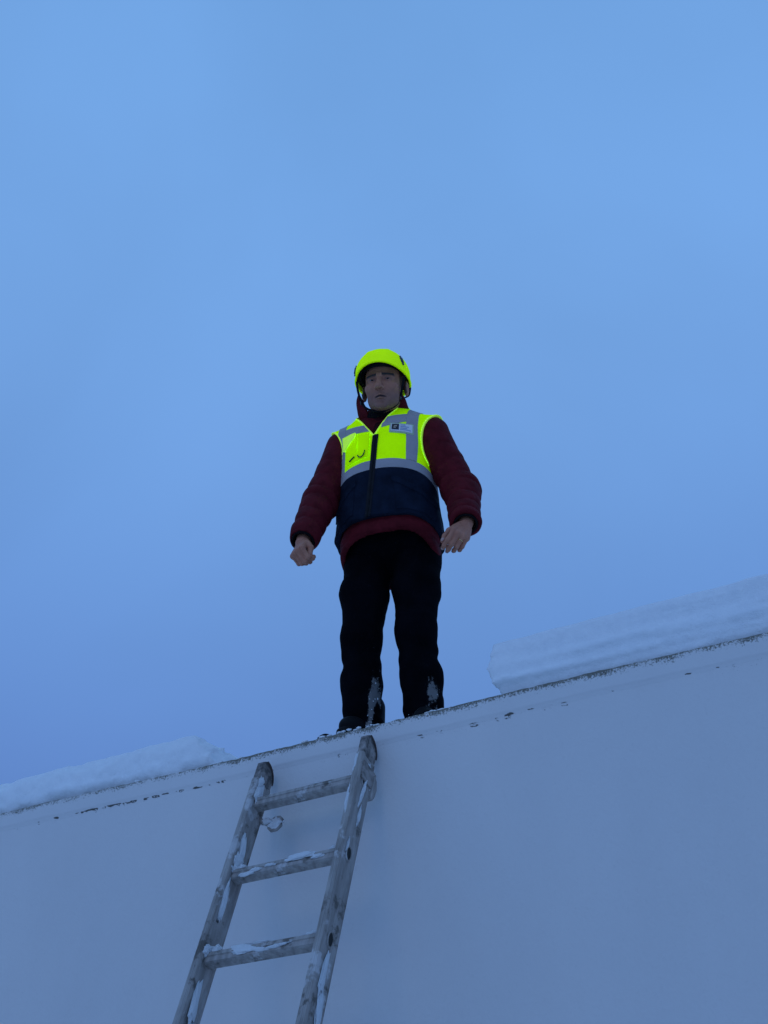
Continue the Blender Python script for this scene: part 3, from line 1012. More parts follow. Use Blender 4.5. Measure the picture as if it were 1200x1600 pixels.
# the covered rest of the body, coarser, joined to the fine head and hands inside collar and cuffs
def covered(P):
    return smax(body_sdf(P), P[:, 2] - 1.327, 0.001)
v, f = nets(covered, (-0.42, -0.40, 0.02), (0.44, 0.24, 1.35), 0.010)
c_ = v[f].mean(1)
keep = ~(((c_[:, 0] < -0.17) & (c_[:, 2] < 0.746)) | ((c_[:, 0] > 0.20) & (c_[:, 2] < 0.752)))
f = f[keep]
parts_v.append(v); parts_f.append(f + off_)
BV, BF = np.concatenate(parts_v), np.concatenate(parts_f)
body = mesh_obj('body', BV, BF, M['skin'], man)
Q = (BV - HC) @ HR
ax_ = np.abs(Q[:, 0]) * 0.94
nse = fbm(BV, (60, 60, 60), 2)
stub = np.clip((-0.030 - Q[:, 2] + 0.012 * nse - 0.25 * np.maximum(0, 0.02 - ax_)) / 0.03, 0, 1) * (Q[:, 2] > -0.16) * (Q[:, 1] < 0.03)
stub *= 1 - np.exp(-((Q[:, 2] + 0.067) / 0.010) ** 2 - (ax_ / 0.022) ** 2)
brow = np.clip(1.3 - np.abs(Q[:, 2] - (0.0285 - 0.12 * np.maximum(0, ax_ - 0.032) + 0.04 * np.minimum(ax_, 0.03))) / 0.0072, 0, 1) * (ax_ > 0.011) * (ax_ < 0.055) * (Q[:, 1] < -0.05)
side = np.clip((ax_ - 0.063) / 0.006, 0, 1) * (Q[:, 2] > -0.032) * (Q[:, 1] > -0.035) * (Q[:, 1] < 0.000)
back = (Q[:, 1] > 0.012) * (Q[:, 2] > -0.07) * (ax_ < 0.078) * (Q[:, 2] < 0.2)
topm = (Q[:, 2] > 0.075) * (Q[:, 2] < 0.2)
hair = np.clip(brow * 1.0 + side * 0.8 + back + topm, 0, 1)
mouth_shade = np.exp(-((Q[:, 2] + 0.0668 + 0.07 * ax_) / 0.0050) ** 2 - (ax_ / 0.025) ** 4) * (Q[:, 1] < -0.075)  # mask of the painted dark crease of the mouth
sock = np.exp(-((ax_ - 0.030) / 0.020) ** 2 - ((Q[:, 2] - 0.010) / 0.011) ** 2) * (Q[:, 1] < -0.05)  # mask of the painted darkening in the eye sockets
for nm, arr in (('stubble', stub), ('hair', hair), ('mouth_shade', mouth_shade), ('socket', sock)):
    a_ = body.data.attributes.new(nm, 'FLOAT', 'POINT')
    a_.data.foreach_set('value', np.asarray(arr, np.float32))
# eyes
for s in (-1, 1):
    bm = bmesh.new()
    bmesh.ops.create_uvsphere(bm, u_segments=16, v_segments=12, radius=0.0132)
    e = bm_obj('eye', bm, M['eye_white'], man, True)
    e.location = tuple(from_head((s * 0.0335, -0.0795, 0.0105)))
    bm = bmesh.new()
    bmesh.ops.create_uvsphere(bm, u_segments=14, v_segments=8, radius=0.0062)
    i_ = bm_obj('iris', bm, M['iris'], e, True)
    gz = HR @ np.array([0.12, -1.0, -0.22])
    gz /= np.linalg.norm(gz)
    i_.location = tuple(gz * 0.0085)
# nails and the ring
def nail(p, d, n, r):
    bm = bmesh.new()
    bmesh.ops.create_uvsphere(bm, u_segments=10, v_segments=6, radius=1)
    x = np.cross(d, n)
    m4 = Matrix(((x[0] * r * 0.72, d[0] * r * 0.95, n[0] * r * 0.30, p[0]), (x[1] * r * 0.72, d[1] * r * 0.95, n[1] * r * 0.30, p[1]), (x[2] * r * 0.72, d[2] * r * 0.95, n[2] * r * 0.30, p[2]), (0, 0, 0, 1)))
    bm.transform(m4)
    return bm_obj('fingernail', bm, M['nail'], body, True)
for nl in nailsL + nailsR:
    nail(*nl)
c0, d0, r0 = ringR
d0 = d0 / np.linalg.norm(d0)
u0 = np.cross(d0, (0, 0, 1)); u0 /= np.linalg.norm(u0)
w0 = np.cross(d0, u0)
ro = tube('finger_ring', [tuple(c0 + (u0 * math.cos(a) + w0 * math.sin(a)) * (r0 + 0.0006)) for a in np.linspace(0, 2 * math.pi, 20, endpoint=False)], 0.0016, M['gold'], man, 6, True)

# ---- jacket
ZT_ = [0.60, 0.74, 0.82, 0.90, 1.00, 1.10, 1.18, 1.26, 1.32, 1.365, 1.40, 1.44]
TA = [0.180, 0.195, 0.197, 0.194, 0.188, 0.183, 0.184, 0.188, 0.178, 0.130, 0.092, 0.080]
TB = [0.135, 0.160, 0.166, 0.166, 0.160, 0.150, 0.144, 0.138, 0.122, 0.100, 0.085, 0.080]
TCY = [0.020, 0.010, 0.002, -0.006, -0.022, -0.040, -0.056, -0.070, -0.082, -0.092, -0.100, -0.110]
TCX = [0.0] * 6 + [0.004, 0.008, 0.010, 0.010, 0.010, 0.012]
def torso(P, n=2.35):
    z = P[:, 2]
    a, b_ = np.interp(z, ZT_, TA), np.interp(z, ZT_, TB)
    x, y = P[:, 0] - np.interp(z, ZT_, TCX), P[:, 1] - np.interp(z, ZT_, TCY)
    q = ((np.abs(x) / a) ** n + (np.abs(y) / b_) ** n) ** (1 / n) + 1e-6
    rho = np.sqrt(x * x + y * y)
    d = rho * (1 - 1 / q)
    return np.where(q < 0.3, -np.minimum(a, b_) * 0.7, d)
def trunk(P):
    d = torso(P)
    for S, s in ((SHL, -1), (SHR, 1)):
        d = smin(d, rc(P, (s * 0.05 + 0.008, -0.090, 1.335), S + V3(s * 0.004, 0, 0.004), 0.070, 0.068), 0.05)
    return smax(d, P[:, 2] - 1.43, 0.02)
def seg_t(P, a, b_):
    d = b_ - a
    return np.clip(((P - a) @ d) / float(d @ d), 0, 1)
def sleeve(P, S, E, W, ph):
    d1 = rc(P, S, E, 0.079, 0.069)
    d2 = rc(P, E, W, 0.069, 0.056)
    d = smin(d1, d2, 0.03)
    t1, t2 = seg_t(P, S, E), seg_t(P, E, W)
    s = np.where(d1 < d2, t1 * 0.31, 0.31 + t2 * 0.27)
    nb_ = fbm(P, (9, 9, 9), 2)
    ph2 = s / 0.074 + ph + 0.22 * nb_
    puff = np.abs(np.sin(np.pi * ph2)) ** 0.32
    fine = fbm(P + 5, (34, 34, 26), 2)
    amp = np.interp(s, [0.0, 0.14, 0.30, 0.6], [0.001, 0.0035, 0.0120, 0.0115])
    return d - amp * (puff - 0.6) - 0.0040 * nb_ - 0.0016 * fine
def hem_z(P):
    """lower edge of the jacket: lifted in front over the belly"""
    return 0.735 + 0.075 * np.clip(-(P[:, 1] - 0.02) / 0.17, 0, 1) ** 1.2 + 0.012 * vnoise(P, (7, 7, 1))
def jacket_sdf(P):
    nb_ = fbm(P + 3, (8, 8, 14), 2)
    t = trunk(P) - 0.004 * nb_
    low = np.clip((0.90 - P[:, 2]) / 0.06, 0, 1)
    t = t - low * 0.006 * np.abs(np.sin((P[:, 2] - 0.75) / 0.055 * np.pi)) ** 0.6
    tl = smax(t, hem_z(P) - P[:, 2], 0.012)
    inner = smax(trunk(P) + 0.016, P[:, 2] - 1.2, 0.01)
    tl = smax(tl, -inner, 0.004)
    sl = sleeve(P, SHL, ELL, WRL, 0.2)
    sr = sleeve(P, SHR, ELR, WRR, 0.55)
    # open cuffs
    for (E, W) in ((ELL, WRL), (ELR, WRR)):
        ax = (W - E) / np.linalg.norm(W - E)
        end = (P - W) @ ax - 0.012
        hole = smax(rc(P, E, W + ax * 0.05, 0.052, 0.044), -((P - W) @ ax + 0.05), 0.005)
        near_ = ((P - W) ** 2).sum(1) < 0.16 ** 2
        if E is ELL:
            sl = np.where(near_, smax(smax(sl, end, 0.010), -hole, 0.003), sl)
        else:
            sr = np.where(near_, smax(smax(sr, end, 0.010), -hole, 0.003), sr)
    return smin(smin(tl, sl, 0.018), sr, 0.018)
v, f = nets(jacket_sdf, (-0.37, -0.38, 0.70), (0.43, 0.20, 1.46), 0.0050)
jacket = mesh_obj('jacket', v, f, M['jacket'], man)
tag(jacket, 'maroon quilted jacket with sleeves below the vest')
# standing collar, wide open at the front and flaring round the chin
cv, cf = [], []
nA, nH = 72, 10
for i in range(nA + 1):
    a = R(-90) + R(33) + (R(360) - R(66)) * i / nA       # starts and ends beside the throat
    fr_ = (1 - math.sin(a)) / 2                            # 1 in front, 0 at the nape
    for side_ in (0, 1):
        for j in range(nH + 1):
            t = j / nH
            tip = max(0.0, abs(i / nA - 0.5) * 2 - 0.66) / 0.34
            r_ = 0.080 + 0.016 * t + 0.008 * math.sin(math.pi * t) + (0.006 + 0.046 * tip) * fr_ * t * t + (0.0035 if side_ == 0 else -0.0075)
            r_ += 0.004 * mnoise.noise(Vector((a * 2.5, t * 3, side_ * 0.2)))
            hgt = 0.058 + 0.030 * tip + 0.008 * math.sin(a * 3 + 1) + 0.006 * mnoise.noise(Vector((a * 3, 0, 5)))
            z = 1.355 + t * hgt - 0.012 * fr_ * (1 - t)
            y = -0.098 - 0.030 * t
            if j == nH:
                r_ -= 0.003 if side_ == 0 else -0.003
            cv.append((0.010 + r_ * 1.05 * math.cos(a), y + r_ * 1.02 * math.sin(a), z))
st = 2 * (nH + 1)
for i in range(nA):
    for j in range(nH):
        a, b_ = i * st + j, (i + 1) * st + j
        cf.append((a, b_, b_ + 1, a + 1))
        a, b_ = a + nH + 1, b_ + nH + 1
        cf.append((a, a + 1, b_ + 1, b_))
    cf.append((i * st + nH, (i + 1) * st + nH, (i + 1) * st + 2 * nH + 1, i * st + 2 * nH + 1))
for i in (0, nA):
    for j in range(nH):
        a = i * st + j
        cf.append((a, a + 1, a + nH + 2, a + nH + 1))
mesh_obj('collar', cv, cf, M['jacket'], jacket)
# added dark filler, its colour standing in for shade inside the collar
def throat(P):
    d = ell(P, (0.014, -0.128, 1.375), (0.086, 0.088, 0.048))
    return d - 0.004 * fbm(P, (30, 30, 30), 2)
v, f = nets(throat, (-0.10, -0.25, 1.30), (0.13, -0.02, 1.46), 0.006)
mesh_obj('throat_shade', v, f, M['cuff_throat'], jacket)
def vee_shade(P):  # dark strip added in the collar vee to paint its shade
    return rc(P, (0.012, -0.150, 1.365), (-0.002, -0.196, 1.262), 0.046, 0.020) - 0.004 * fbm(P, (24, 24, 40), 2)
v, f = nets(vee_shade, (-0.07, -0.26, 1.22), (0.09, -0.08, 1.43), 0.006)
mesh_obj('vee_shade_strip', v, f, M['vee_shade'], jacket)
# knitted cuffs
for E, W in ((ELL, WRL), (ELR, WRR)):
    ax = (W - E) / np.linalg.norm(W - E)
    u_ = np.cross(ax, (0, 0, 1)); u_ /= np.linalg.norm(u_)
    w_ = np.cross(ax, u_)
    cv, cf = [], []
    prof_ = [(0.046, -0.03), (0.047, 0.004), (0.044, 0.016), (0.039, 0.016), (0.036, 0.0), (0.034, -0.03)]
    for k in range(24):
        a = 2 * math.pi * k / 24
        for (r_, s_) in prof_:
            cv.append(W + ax * s_ + (u_ * math.cos(a) + w_ * math.sin(a)) * r_)
    for k in range(24):
        for j in range(5):
            a, b_ = k * 6 + j, ((k + 1) % 24) * 6 + j
            cf.append((a, b_, b_ + 1, a + 1))
    mesh_obj('cuff', cv, cf, M['cuff_throat'], jacket)

# ---- trousers
KL, KR = V3(-0.100, -0.055, 0.400), V3(0.110, -0.060, 0.400)
HL_, HR_ = V3(-0.108, 0.000, 0.055), V3(0.122, -0.005, 0.055)
def leg(P, s, H, K, A):
    d = chain(P, [H, (H + K) / 2 + V3(s * 0.004, -0.012, 0), K, (K + A) / 2 + V3(s * 0.004, 0.006, 0), A], [0.104, 0.090, 0.074, 0.073, 0.074], 0.03)
    z = P[:, 2]
    nb_ = fbm(P + s, (5, 5, 16), 3)
    d = d - 0.0030 * nb_
    # folds behind and below the knee, cloth piled up over the boot
    d = d - 0.0045 * np.exp(-((z - 0.30) / 0.04) ** 2) * np.sin((z - 0.30) * 60 + 1.2 + P[:, 0] * 22 * s)
    d = d - 0.0035 * np.exp(-((z - 0.07) / 0.05) ** 2) * np.sin(z * 110 + P[:, 0] * 40)
    return d
def trouser_sdf(P):
    d = rc(P, (-0.075, 0.028, 0.85), (0.075, 0.028, 0.85), 0.122, 0.122)
    d = smin(d, leg(P, -1, V3(-0.094, 0.034, 0.815), KL, HL_), 0.018)
    d = smin(d, leg(P, 1, V3(0.096, 0.034, 0.815), KR, HR_), 0.018)
    return smax(smax(d, P[:, 2] - 0.93, 0.02), 0.010 + 0.010 * vnoise(P, (14, 14, 1)) - P[:, 2] - 0.16 * np.minimum(0, P[:, 1] + 0.02), 0.010)
v, f = nets(trouser_sdf, (-0.26, -0.20, 0.0), (0.27, 0.20, 0.96), 0.0052)
trousers = mesh_obj('trousers', v, f, M['trousers'], man)
tag(trousers, 'black trousers crusted with snow at the shins')

# ---- boots
for A, out in ((HL_, -20), (HR_, 4)):
    Ro = rot_z(R(out)).astype(np.float32)      # toes turned out
    base = V3(A[0] + 0.012, A[1] + 0.018, 0)
    def boot(P):
        q = (P - base) @ Ro
        up = ell(q, (0, -0.066, 0.044), (0.047, 0.084, 0.046))
        up = smin(up, rc(q, (0, 0.02, 0.06), (0, 0.02, 0.16), 0.052, 0.054), 0.03)
        up = smin(up, ell(q, (0, 0.045, 0.045), (0.042, 0.045, 0.045)), 0.02)
        up = smax(up, 0.022 - q[:, 2], 0.004)
        so = smin(ell(q * V3(1, 1, 0), (0, -0.076, 0), (0.051, 0.084, 1)), ell(q * V3(1, 1, 0), (0, 0.030, 0), (0.044, 0.066, 1)), 0.05)
        tread = 0.004 * (np.sin(q[:, 1] * 330) > 0.2)
        so = smax(so, np.maximum(q[:, 2] - 0.026, 0.001 + tread - q[:, 2]), 0.004)
        return smin(up, so, 0.002)
    v, f = nets(boot, (A[0] - 0.15, A[1] - 0.24, -0.01), (A[0] + 0.15, A[1] + 0.14, 0.20), 0.0045)
    mesh_obj('boot', v, f, M['shoe'], man)

# ---- high-visibility vest
def vest_region(P):
    """armholes, neck and front opening cut out of the trunk's offset surface"""
    x, y, z = P[:, 0], P[:, 1], P[:, 2]
    cut = -ell(P, (0.305, -0.06, 1.215), (0.138, 0.30, 0.165))
    cut = np.maximum(cut, -ell(P, (-0.290, -0.05, 1.225), (0.138, 0.30, 0.165)))
    neck = rc(P, (0.010, -0.10, 1.33), (0.012, -0.13, 1.55), 0.094, 0.094)
    cut = np.maximum(cut, -neck)
    # V at the throat
    vee = np.maximum(np.abs(x - ZIPX) - np.clip((z - 1.235) * 0.62, -1, 0.09), y + 0.10)
    cut = np.maximum(cut, -vee)
    return cut
ZIPX = -0.012
def vest_hem(P):
    return 0.835 + 0.026 * np.clip(-(P[:, 1] - 0.02) / 0.17, 0, 1) ** 1.2 + 0.006 * vnoise(P, (9, 9, 1))
def vest_outer(P):
    d = trunk(P) - 0.017 - 0.0045 * fbm(P + 9, (7, 7, 11), 3)
    # the skirt hangs a little loose, pulled into soft vertical folds
    low = np.clip((1.02 - P[:, 2]) / 0.15, 0, 1)
    an = np.arctan2(P[:, 0], -(P[:, 1] - 0.0))
    return d - low * (0.003 + 0.004 * np.sin(an * 9 + 1.0) + 0.003 * np.sin(an * 17 + P[:, 2] * 20))
def vest_sdf(P):
    d = smax(vest_outer(P), -(trunk(P) - 0.003), 0.003)
    d = smax(d, vest_hem(P) - P[:, 2], 0.005)
    return smax(d, vest_region(P), 0.004)
VV, VF = nets(vest_sdf, (-0.27, -0.26, 0.76), (0.28, 0.22, 1.46), 0.0046)
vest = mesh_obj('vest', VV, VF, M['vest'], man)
vest.data.materials.append(M['navy'])
_fc = VV[VF].mean(1)
vest.data.polygons.foreach_set('material_index', ((_fc[:, 2] + 0.26 * (_fc[:, 1] + 0.21)) < 1.080).astype(np.int32))
tag(vest, 'fluorescent yellow safety vest with grey reflective bands and navy lower half')

# surface patches on the vest: cut from its outer skin by planes, laid a few millimetres proud
_ctr = VV[VF].mean(1).astype(np.float32)
_outer = np.abs(vest_outer(_ctr)) < 0.0022
vest_me = bpy.data.meshes.new('vest_skin')
vest_me.from_pydata([tuple(p) for p in VV], [], [tuple(map(int, q)) for q in VF[_outer]])
def patch(name, planes, thick, mat, parent, front=True, base=0.0):
    """planes: (point, outward normal) pairs; what lies outside any of them is cut away"""
    bm = bmesh.new()
    bm.from_mesh(vest_me)
    bmesh.ops.delete(bm, geom=[v for v in bm.verts if not v.link_faces], context='VERTS')
    if front:
        bmesh.ops.delete(bm, geom=[v for v in bm.verts if v.co.y > -0.02], context='VERTS')
    for co, no in planes:
        bmesh.ops.bisect_plane(bm, geom=bm.verts[:] + bm.edges[:] + bm.faces[:], dist=1e-6, plane_co=co, plane_no=no, clear_outer=True)
    bm.normal_update()
    nr = {v: v.normal.copy() for v in bm.verts}
    for v in bm.verts:
        v.co += nr[v] * (thick + base)
    bd = [e for e in bm.edges if e.is_boundary]
    ex = bmesh.ops.extrude_edge_only(bm, edges=bd)
    nv = [g for g in ex['geom'] if isinstance(g, bmesh.types.BMVert)]
    old = {}
    for v in nv:
        for e in v.link_edges:
            o_ = e.other_vert(v)
            if o_ in nr and (o_.co - v.co).length < 1e-7:
                old[v] = nr[o_]
    for v in nv:
        if v in old:
            v.co -= old[v] * (thick + base + 0.001)
    return bm_obj(name, bm, mat, parent, True)
def poly(pts):
    """vertical cutting planes of a convex outline given as (x, z) on the chest"""
    n = len(pts)
    cx, cz = sum(p[0] for p in pts) / n, sum(p[1] for p in pts) / n
    pl = []
    for i in range(n):
        (x0, z0), (x1, z1) = pts[i], pts[(i + 1) % n]
        nx, nz_2 = z1 - z0, -(x1 - x0)
        if nx * (cx - x0) + nz_2 * (cz - z0) > 0:
            nx, nz_2 = -nx, -nz_2
        pl.append(((x0, 0, z0), (nx, 0, nz_2)))
    return pl
SL = 0.26
def below(z):
    return ((0, -0.21, z), (0, SL, 1))
def above(z):
    return ((0, -0.21, z), (0, -SL, -1))
navy = patch('lower_panel', [below(1.078)], 0.0016, M['navy'], vest, False)
tag(navy, 'dark navy lower half of the vest')
patch('reflective_band', [below(1.116), above(1.076)], 0.0028, M['reflect'], vest, False)
patch('reflective_strip', poly([(0.112, 1.105), (0.149, 1.085), (0.176, 1.40), (0.126, 1.40)]) + [above(1.118)], 0.0026, M['reflect'], vest)
patch('reflective_strip', poly([(-0.168, 1.09), (-0.138, 1.10), (-0.142, 1.30), (-0.138, 1.42), (-0.186, 1.42)]) + [above(1.118)], 0.0026, M['reflect'], vest)
patch('shoulder_band', poly([(0.020, 1.268), (0.150, 1.296), (0.166, 1.345), (0.030, 1.318)]), 0.0021, M['reflect'], vest)
patch('shoulder_band', poly([(-0.156, 1.276), (-0.020, 1.256), (-0.020, 1.292), (-0.156, 1.318)]), 0.0021, M['reflect'], vest)
# front zip and its dark placket, running a little askew
ZA, ZB = (-0.004, 1.236), (-0.046, 0.84)
patch('zip_placket', poly([(ZA[0] - 0.012, ZA[1]), (ZA[0] + 0.012, ZA[1]), (ZB[0] + 0.012, ZB[1]), (ZB[0] - 0.012, ZB[1])]), 0.0040, M['zip'], vest)
patch('zip_teeth', poly([(ZA[0] - 0.002, ZA[1] - 0.01), (ZA[0] + 0.002, ZA[1] - 0.01), (ZB[0] + 0.002, ZB[1]), (ZB[0] - 0.002, ZB[1])]), 0.0058, M['strap'], vest)
# chest pocket with its flap
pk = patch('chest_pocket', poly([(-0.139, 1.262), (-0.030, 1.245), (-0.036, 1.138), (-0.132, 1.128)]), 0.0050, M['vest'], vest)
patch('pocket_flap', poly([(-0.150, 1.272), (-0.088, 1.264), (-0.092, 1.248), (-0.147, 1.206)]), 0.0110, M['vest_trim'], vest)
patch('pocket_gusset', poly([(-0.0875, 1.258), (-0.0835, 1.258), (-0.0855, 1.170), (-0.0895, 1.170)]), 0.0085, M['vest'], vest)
# pen loop and cord on the pocket
def on_vest(x, z, lift):
    sel = np.argmin((VV[:, 0] - x) ** 2 + (VV[:, 2] - z) ** 2 + np.where(VV[:, 1] > -0.02, 9, 0) + np.where(VV[:, 1] > -0.1, 0.5, 0))
    near_ = ((VV[:, 0] - x) ** 2 + (VV[:, 2] - z) ** 2 < 0.008 ** 2) & (VV[:, 1] < -0.05)
    y = VV[near_][:, 1].min() if near_.any() else VV[sel][1]
    return (x, float(y) - lift, z)
tube('pen_slot', [on_vest(-0.122, 1.140, 0.006), on_vest(-0.110, 1.147, 0.0065), on_vest(-0.098, 1.153, 0.0065)], 0.0028, M['cord_green'], vest, 6)
tube('cord_hook', [on_vest(-0.082, 1.152, 0.008), on_vest(-0.078, 1.142, 0.009), on_vest(-0.069, 1.138, 0.009), on_vest(-0.059, 1.142, 0.009), on_vest(-0.053, 1.153, 0.009), on_vest(-0.050, 1.166, 0.008)], 0.0026, M['cord_green'], vest, 6)
# identity card in a clear pocket
cardp = [(0.056, 1.284), (0.150, 1.272), (0.146, 1.226), (0.052, 1.238)]
def lerp2(u, v):
    a = np.array(cardp[0]) * (1 - u) + np.array(cardp[1]) * u
    b2 = np.array(cardp[3]) * (1 - u) + np.array(cardp[2]) * u
    return tuple(a * (1 - v) + b2 * v)
def quad(u0, v0, u1, v1):
    return [lerp2(u0, v0), lerp2(u1, v0), lerp2(u1, v1), lerp2(u0, v1)]
holder = patch('card_pocket', poly(cardp), 0.0035, M['sleeve_plastic'], vest)
tag(holder, 'clear chest pocket holding a white identity card with a dark square emblem')
patch('card', poly(quad(0.06, 0.10, 0.95, 0.86)), 0.0050, M['card'], vest)
patch('card_emblem', poly(quad(0.10, 0.16, 0.40, 0.72)), 0.0062, M['card_black'], vest)
patch('emblem_mark', poly(quad(0.20, 0.34, 0.32, 0.44)), 0.0072, M['card_gold'], vest)
patch('emblem_mark', poly(quad(0.18, 0.48, 0.27, 0.58)), 0.0072, M['card_gold'], vest)
for v0, u1 in ((0.20, 0.66), (0.36, 0.80), (0.52, 0.74), (0.66, 0.88)):
    patch('print_line', poly(quad(0.46, v0, u1, v0 + 0.055)), 0.0062, M['card_blue'], vest)
# slanted hand pockets on the navy half
patch('hand_pocket', poly([(0.060, 1.030), (0.205, 0.950), (0.205, 0.870), (0.070, 0.885)]), 0.0050, M['navy'], vest)
patch('pocket_welt', poly([(0.054, 1.036), (0.206, 0.955), (0.206, 0.928), (0.054, 1.008)]), 0.0095, M['navy'], vest)
patch('hand_pocket', poly([(-0.098, 1.030), (-0.205, 0.955), (-0.205, 0.870), (-0.108, 0.885)]), 0.0050, M['navy'], vest)
patch('pocket_welt', poly([(-0.092, 1.040), (-0.206, 0.960), (-0.206, 0.934), (-0.092, 1.014)]), 0.0095, M['navy'], vest)
# pale binding round the armholes and the neck
def binding(P):
    d = smax(vest_outer(P) - 0.0028, -(trunk(P) - 0.002), 0.002)
    d = smax(d, np.abs(vest_region(P) + 0.002) - 0.0038, 0.0015)
    return smax(d, 1.085 - P[:, 2], 0.002)
v, f = nets(binding, (-0.27, -0.26, 1.06), (0.28, 0.22, 1.46), 0.0036)
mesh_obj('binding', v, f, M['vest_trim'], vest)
bpy.data.meshes.remove(vest_me)

# ---- helmet, in head coordinates (x right, y back, z up)
helmet = empty('helmet')
helmet.parent = man
helmet.location = tuple(from_head((-0.006, 0, 0)))
helmet.rotation_euler = Matrix([list(r_) for r_ in HR]).to_euler()
tag(helmet, 'bright yellow-green climbing style safety helmet with dark side clips')
HA, HB, HCZ, HZ0 = 0.1145, 0.144, 0.114, 0.056
def rim_z(ph):
    c_ = math.cos(ph)                        # 1 in front, -1 behind
    return 0.026 + 0.042 * max(0, c_) ** 1.5 - 0.020 * max(0, -c_)
def shell_pt(ph, t, off):
    zr = rim_z(ph) - HZ0
    th_max = math.acos(max(-0.9, min(0.98, zr / HCZ)))
    th_ = th_max * t
    sn = math.sin(min(th_, math.pi / 2))
    z = HCZ * math.cos(th_) if th_ <= math.pi / 2 else -HCZ * math.sin(th_ - math.pi / 2)
    x, y = HA * sn * math.sin(ph), 0.004 - HB * sn * math.cos(ph)
    d = Vector((x / HA ** 2, (y - 0.004) / HB ** 2, z / HCZ ** 2 if th_ <= math.pi / 2 else 0))
    if d.length < 1e-6:
        d = Vector((0, 0, 1))
    d.normalize()
    o = off
    if off > -0.001:                         # outside: two ridges over the crown, a rolled rim
        o += 0.0030 * math.exp(-((abs(x) - 0.040) / 0.009) ** 2) * max(0, 1 - t) ** 0.4
        o += 0.0035 * max(0, (t - 0.92) / 0.08) ** 1.5
    return Vector((x, y, z + HZ0)) + d * o
NPH, NT = 72, 26
hv, hf = [], []
for lay, off in ((0, 0.0), (1, -0.0055)):
    for i in range(NT + 1):
        for k in range(NPH):
            hv.append(tuple(shell_pt(2 * math.pi * k / NPH, i / NT, off)))
N1 = (NT + 1) * NPH
for i in range(NT):
    for k in range(NPH):
        k2 = (k + 1) % NPH
        hf.append((i * NPH + k, (i + 1) * NPH + k, (i + 1) * NPH + k2, i * NPH + k2))
        hf.append((N1 + i * NPH + k, N1 + i * NPH + k2, N1 + (i + 1) * NPH + k2, N1 + (i + 1) * NPH + k))
for k in range(NPH):
    k2 = (k + 1) % NPH
    hf.append((NT * NPH + k, N1 + NT * NPH + k, N1 + NT * NPH + k2, NT * NPH + k2))
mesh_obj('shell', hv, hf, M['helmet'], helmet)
# foam liner and headband
lv, lf = [], []
for lay, off, t1 in ((0, -0.008, 0.90), (1, -0.026, 0.90)):
    for i in range(15):
        for k in range(48):
            lv.append(tuple(shell_pt(2 * math.pi * k / 48, t1 * i / 14, off)))
N1 = 15 * 48
for i in range(14):
    for k in range(48):
        k2 = (k + 1) % 48
        lf.append((i * 48 + k, (i + 1) * 48 + k, (i + 1) * 48 + k2, i * 48 + k2))
        lf.append((N1 + i * 48 + k, N1 + i * 48 + k2, N1 + (i + 1) * 48 + k2, N1 + (i + 1) * 48 + k))
for k in range(48):
    k2 = (k + 1) % 48
    lf.append((14 * 48 + k, N1 + 14 * 48 + k, N1 + 14 * 48 + k2, 14 * 48 + k2))
mesh_obj('liner', lv, lf, M['strap'], helmet)
bv_, bf_ = [], []
for k in range(48):
    a = 2 * math.pi * k / 48
    for (r_, z) in ((0.0, 0.066), (0.004, 0.066), (0.004, 0.096), (0.0, 0.096)):
        zz_ = z - 0.018 * (1 - math.cos(a)) / 2
        bv_.append(((0.081 + r_) * math.sin(a), 0.010 - (0.102 + r_) * math.cos(a), zz_))
for k in range(48):
    for j in range(4):
        a, b_ = k * 4 + j, ((k + 1) % 48) * 4 + j
        a2, b2 = k * 4 + (j + 1) % 4, ((k + 1) % 48) * 4 + (j + 1) % 4
        bf_.append((a, b_, b2, a2))
mesh_obj('headband', bv_, bf_, M['strap'], helmet)
# lamp clips on the shell
for ph, t in ((R(63), 0.72), (R(-66), 0.80), (R(128), 0.80), (R(-128), 0.80)):
    p = shell_pt(ph, t, 0.0)
    nrm = (shell_pt(ph, t, 0.01) - shell_pt(ph, t, 0.0)).normalized()
    tan = (shell_pt(ph, t + 0.05, 0.0) - shell_pt(ph, t - 0.05, 0.0)).normalized()
    sd = nrm.cross(tan).normalized()
    bm = bmesh.new()
    bmesh.ops.create_cube(bm, size=1)
    bmesh.ops.bevel(bm, geom=bm.edges[:], offset=0.25, segments=3, affect='EDGES')
    m4 = Matrix(((sd.x * 0.017, tan.x * 0.046, nrm.x * 0.011, p.x), (sd.y * 0.017, tan.y * 0.046, nrm.y * 0.011, p.y), (sd.z * 0.017, tan.z * 0.046, nrm.z * 0.011, p.z), (0, 0, 0, 1)))
    bm.transform(m4)
    bm_obj('lamp_clip', bm, M['clip'], helmet, True)
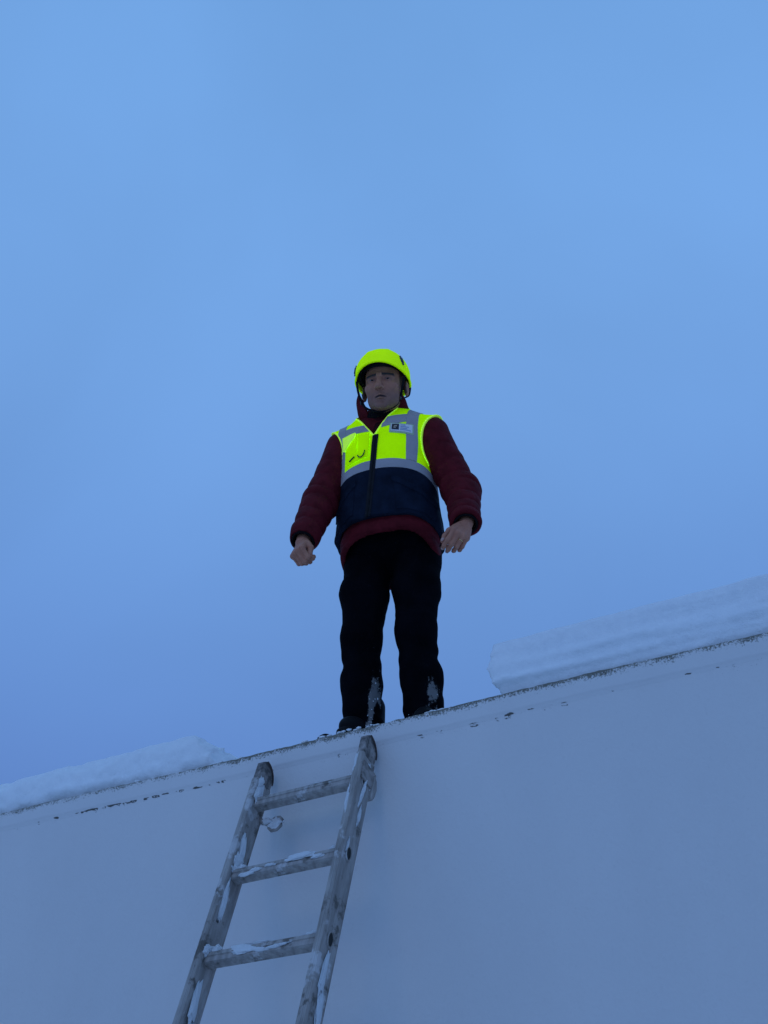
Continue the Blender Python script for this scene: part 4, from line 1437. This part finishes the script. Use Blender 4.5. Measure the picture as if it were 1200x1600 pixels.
# chin strap
def spl(ps, n=8):
    ps = [Vector(p) for p in ps]
    out = []
    for i in range(len(ps) - 1):
        p0, p1, p2, p3 = ps[max(0, i - 1)], ps[i], ps[i + 1], ps[min(len(ps) - 1, i + 2)]
        for k in range(n):
            t = k / n
            out.append(0.5 * ((2 * p1) + (p2 - p0) * t + (2 * p0 - 5 * p1 + 4 * p2 - p3) * t * t + (3 * p1 - p0 - 3 * p2 + p3) * t ** 3))
    out.append(ps[-1])
    return out
for s in (-1, 1):
    o1 = 0.010 if s < 0 else 0.0             # hangs looser on one side
    front = spl([(s * 0.103, -0.042, 0.040), (s * (0.090 + o1), -0.036, -0.010), (s * (0.074 + o1 * 1.4), -0.028, -0.060), (s * (0.052 + o1 * 0.6), -0.040, -0.096), (0, -0.050, -0.118)])
    rear = spl([(s * 0.104, 0.060, 0.016), (s * 0.097, 0.042, -0.026), (s * (0.079 + o1 * 1.4), -0.026, -0.062)])
    tube('chin_strap', front, 0, M['strap'], helmet, flat=(0.003, 0.0095, (s, 0.3, 0)))
    tube('rear_strap', rear, 0, M['strap'], helmet, flat=(0.003, 0.009, (s, 0.3, 0)))
    q = Vector((s * (0.078 + o1 * 1.4), -0.030, -0.060))
    bm = bmesh.new()
    bmesh.ops.create_cube(bm, size=1)
    bmesh.ops.bevel(bm, geom=bm.edges[:], offset=0.2, segments=2, affect='EDGES')
    for v in bm.verts:
        v.co = Vector((q.x + v.co.x * 0.006, q.y + v.co.y * 0.013, q.z + v.co.z * 0.014))
    bm_obj('strap_buckle', bm, M['clip'], helmet, True)

# ---- snow crusted on trousers and boots
tv = np.array([p.co[:] for p in trousers.data.vertices])
tn = np.array([p.normal[:] for p in trousers.data.vertices])
n_big = fbm(tv + 2, (30, 30, 11), 3)
wL = (tv[:, 0] < 0) * np.exp(-((tv[:, 0] + 0.052) / 0.026) ** 2) * np.clip((0.36 - tv[:, 2]) / 0.20, 0, 1) * (tn[:, 1] < 0.1)
wL2 = (tv[:, 0] < 0) * np.clip((0.10 - tv[:, 2]) / 0.06, 0, 1) * (tn[:, 1] < 0.2)
wR = (tv[:, 0] > 0) * np.exp(-((tv[:, 0] - 0.168) / 0.022) ** 2) * np.clip((0.24 - tv[:, 2]) / 0.10, 0, 1) * (tn[:, 1] < 0.2)
wR2 = (tv[:, 0] > 0) * np.clip((0.085 - tv[:, 2]) / 0.05, 0, 1) * (tn[:, 1] < 0.2)
wt_ = np.clip(np.maximum.reduce([wL, wL2 * 0.8, wR, wR2 * 0.7]) * np.clip(n_big * 1.5 + 0.55, 0, 1), 0, 1)
fa = trousers.data.attributes.new('frost', 'FLOAT', 'POINT')
fa.data.foreach_set('value', wt_.astype(np.float32))
cand = np.flatnonzero(_rng.random(len(tv)) < wt_ ** 1.5 * np.interp(tv[:, 2], [0.0, 0.08, 0.16], [0.20, 0.12, 0.02]))
cb = bmesh.new()
for i in cand[:1800]:
    s_ = random.uniform(0.0007, 0.0024) * (0.4 + 0.9 * wt_[i])
    q = Vector(tn[i]).to_track_quat('Z', 'Y').to_matrix().to_4x4()
    m4 = Matrix.Translation(tv[i] + tn[i] * s_ * 0.05) @ q @ Matrix.Diagonal((s_ * random.uniform(0.6, 1.6), s_ * random.uniform(0.6, 2.4), s_ * 0.4, 1))
    bmesh.ops.create_icosphere(cb, subdivisions=1, radius=1, matrix=m4)
sc_ = bm_obj('snow_crust', cb, M['snow'], trousers, True)
tag(sc_, kind='stuff')
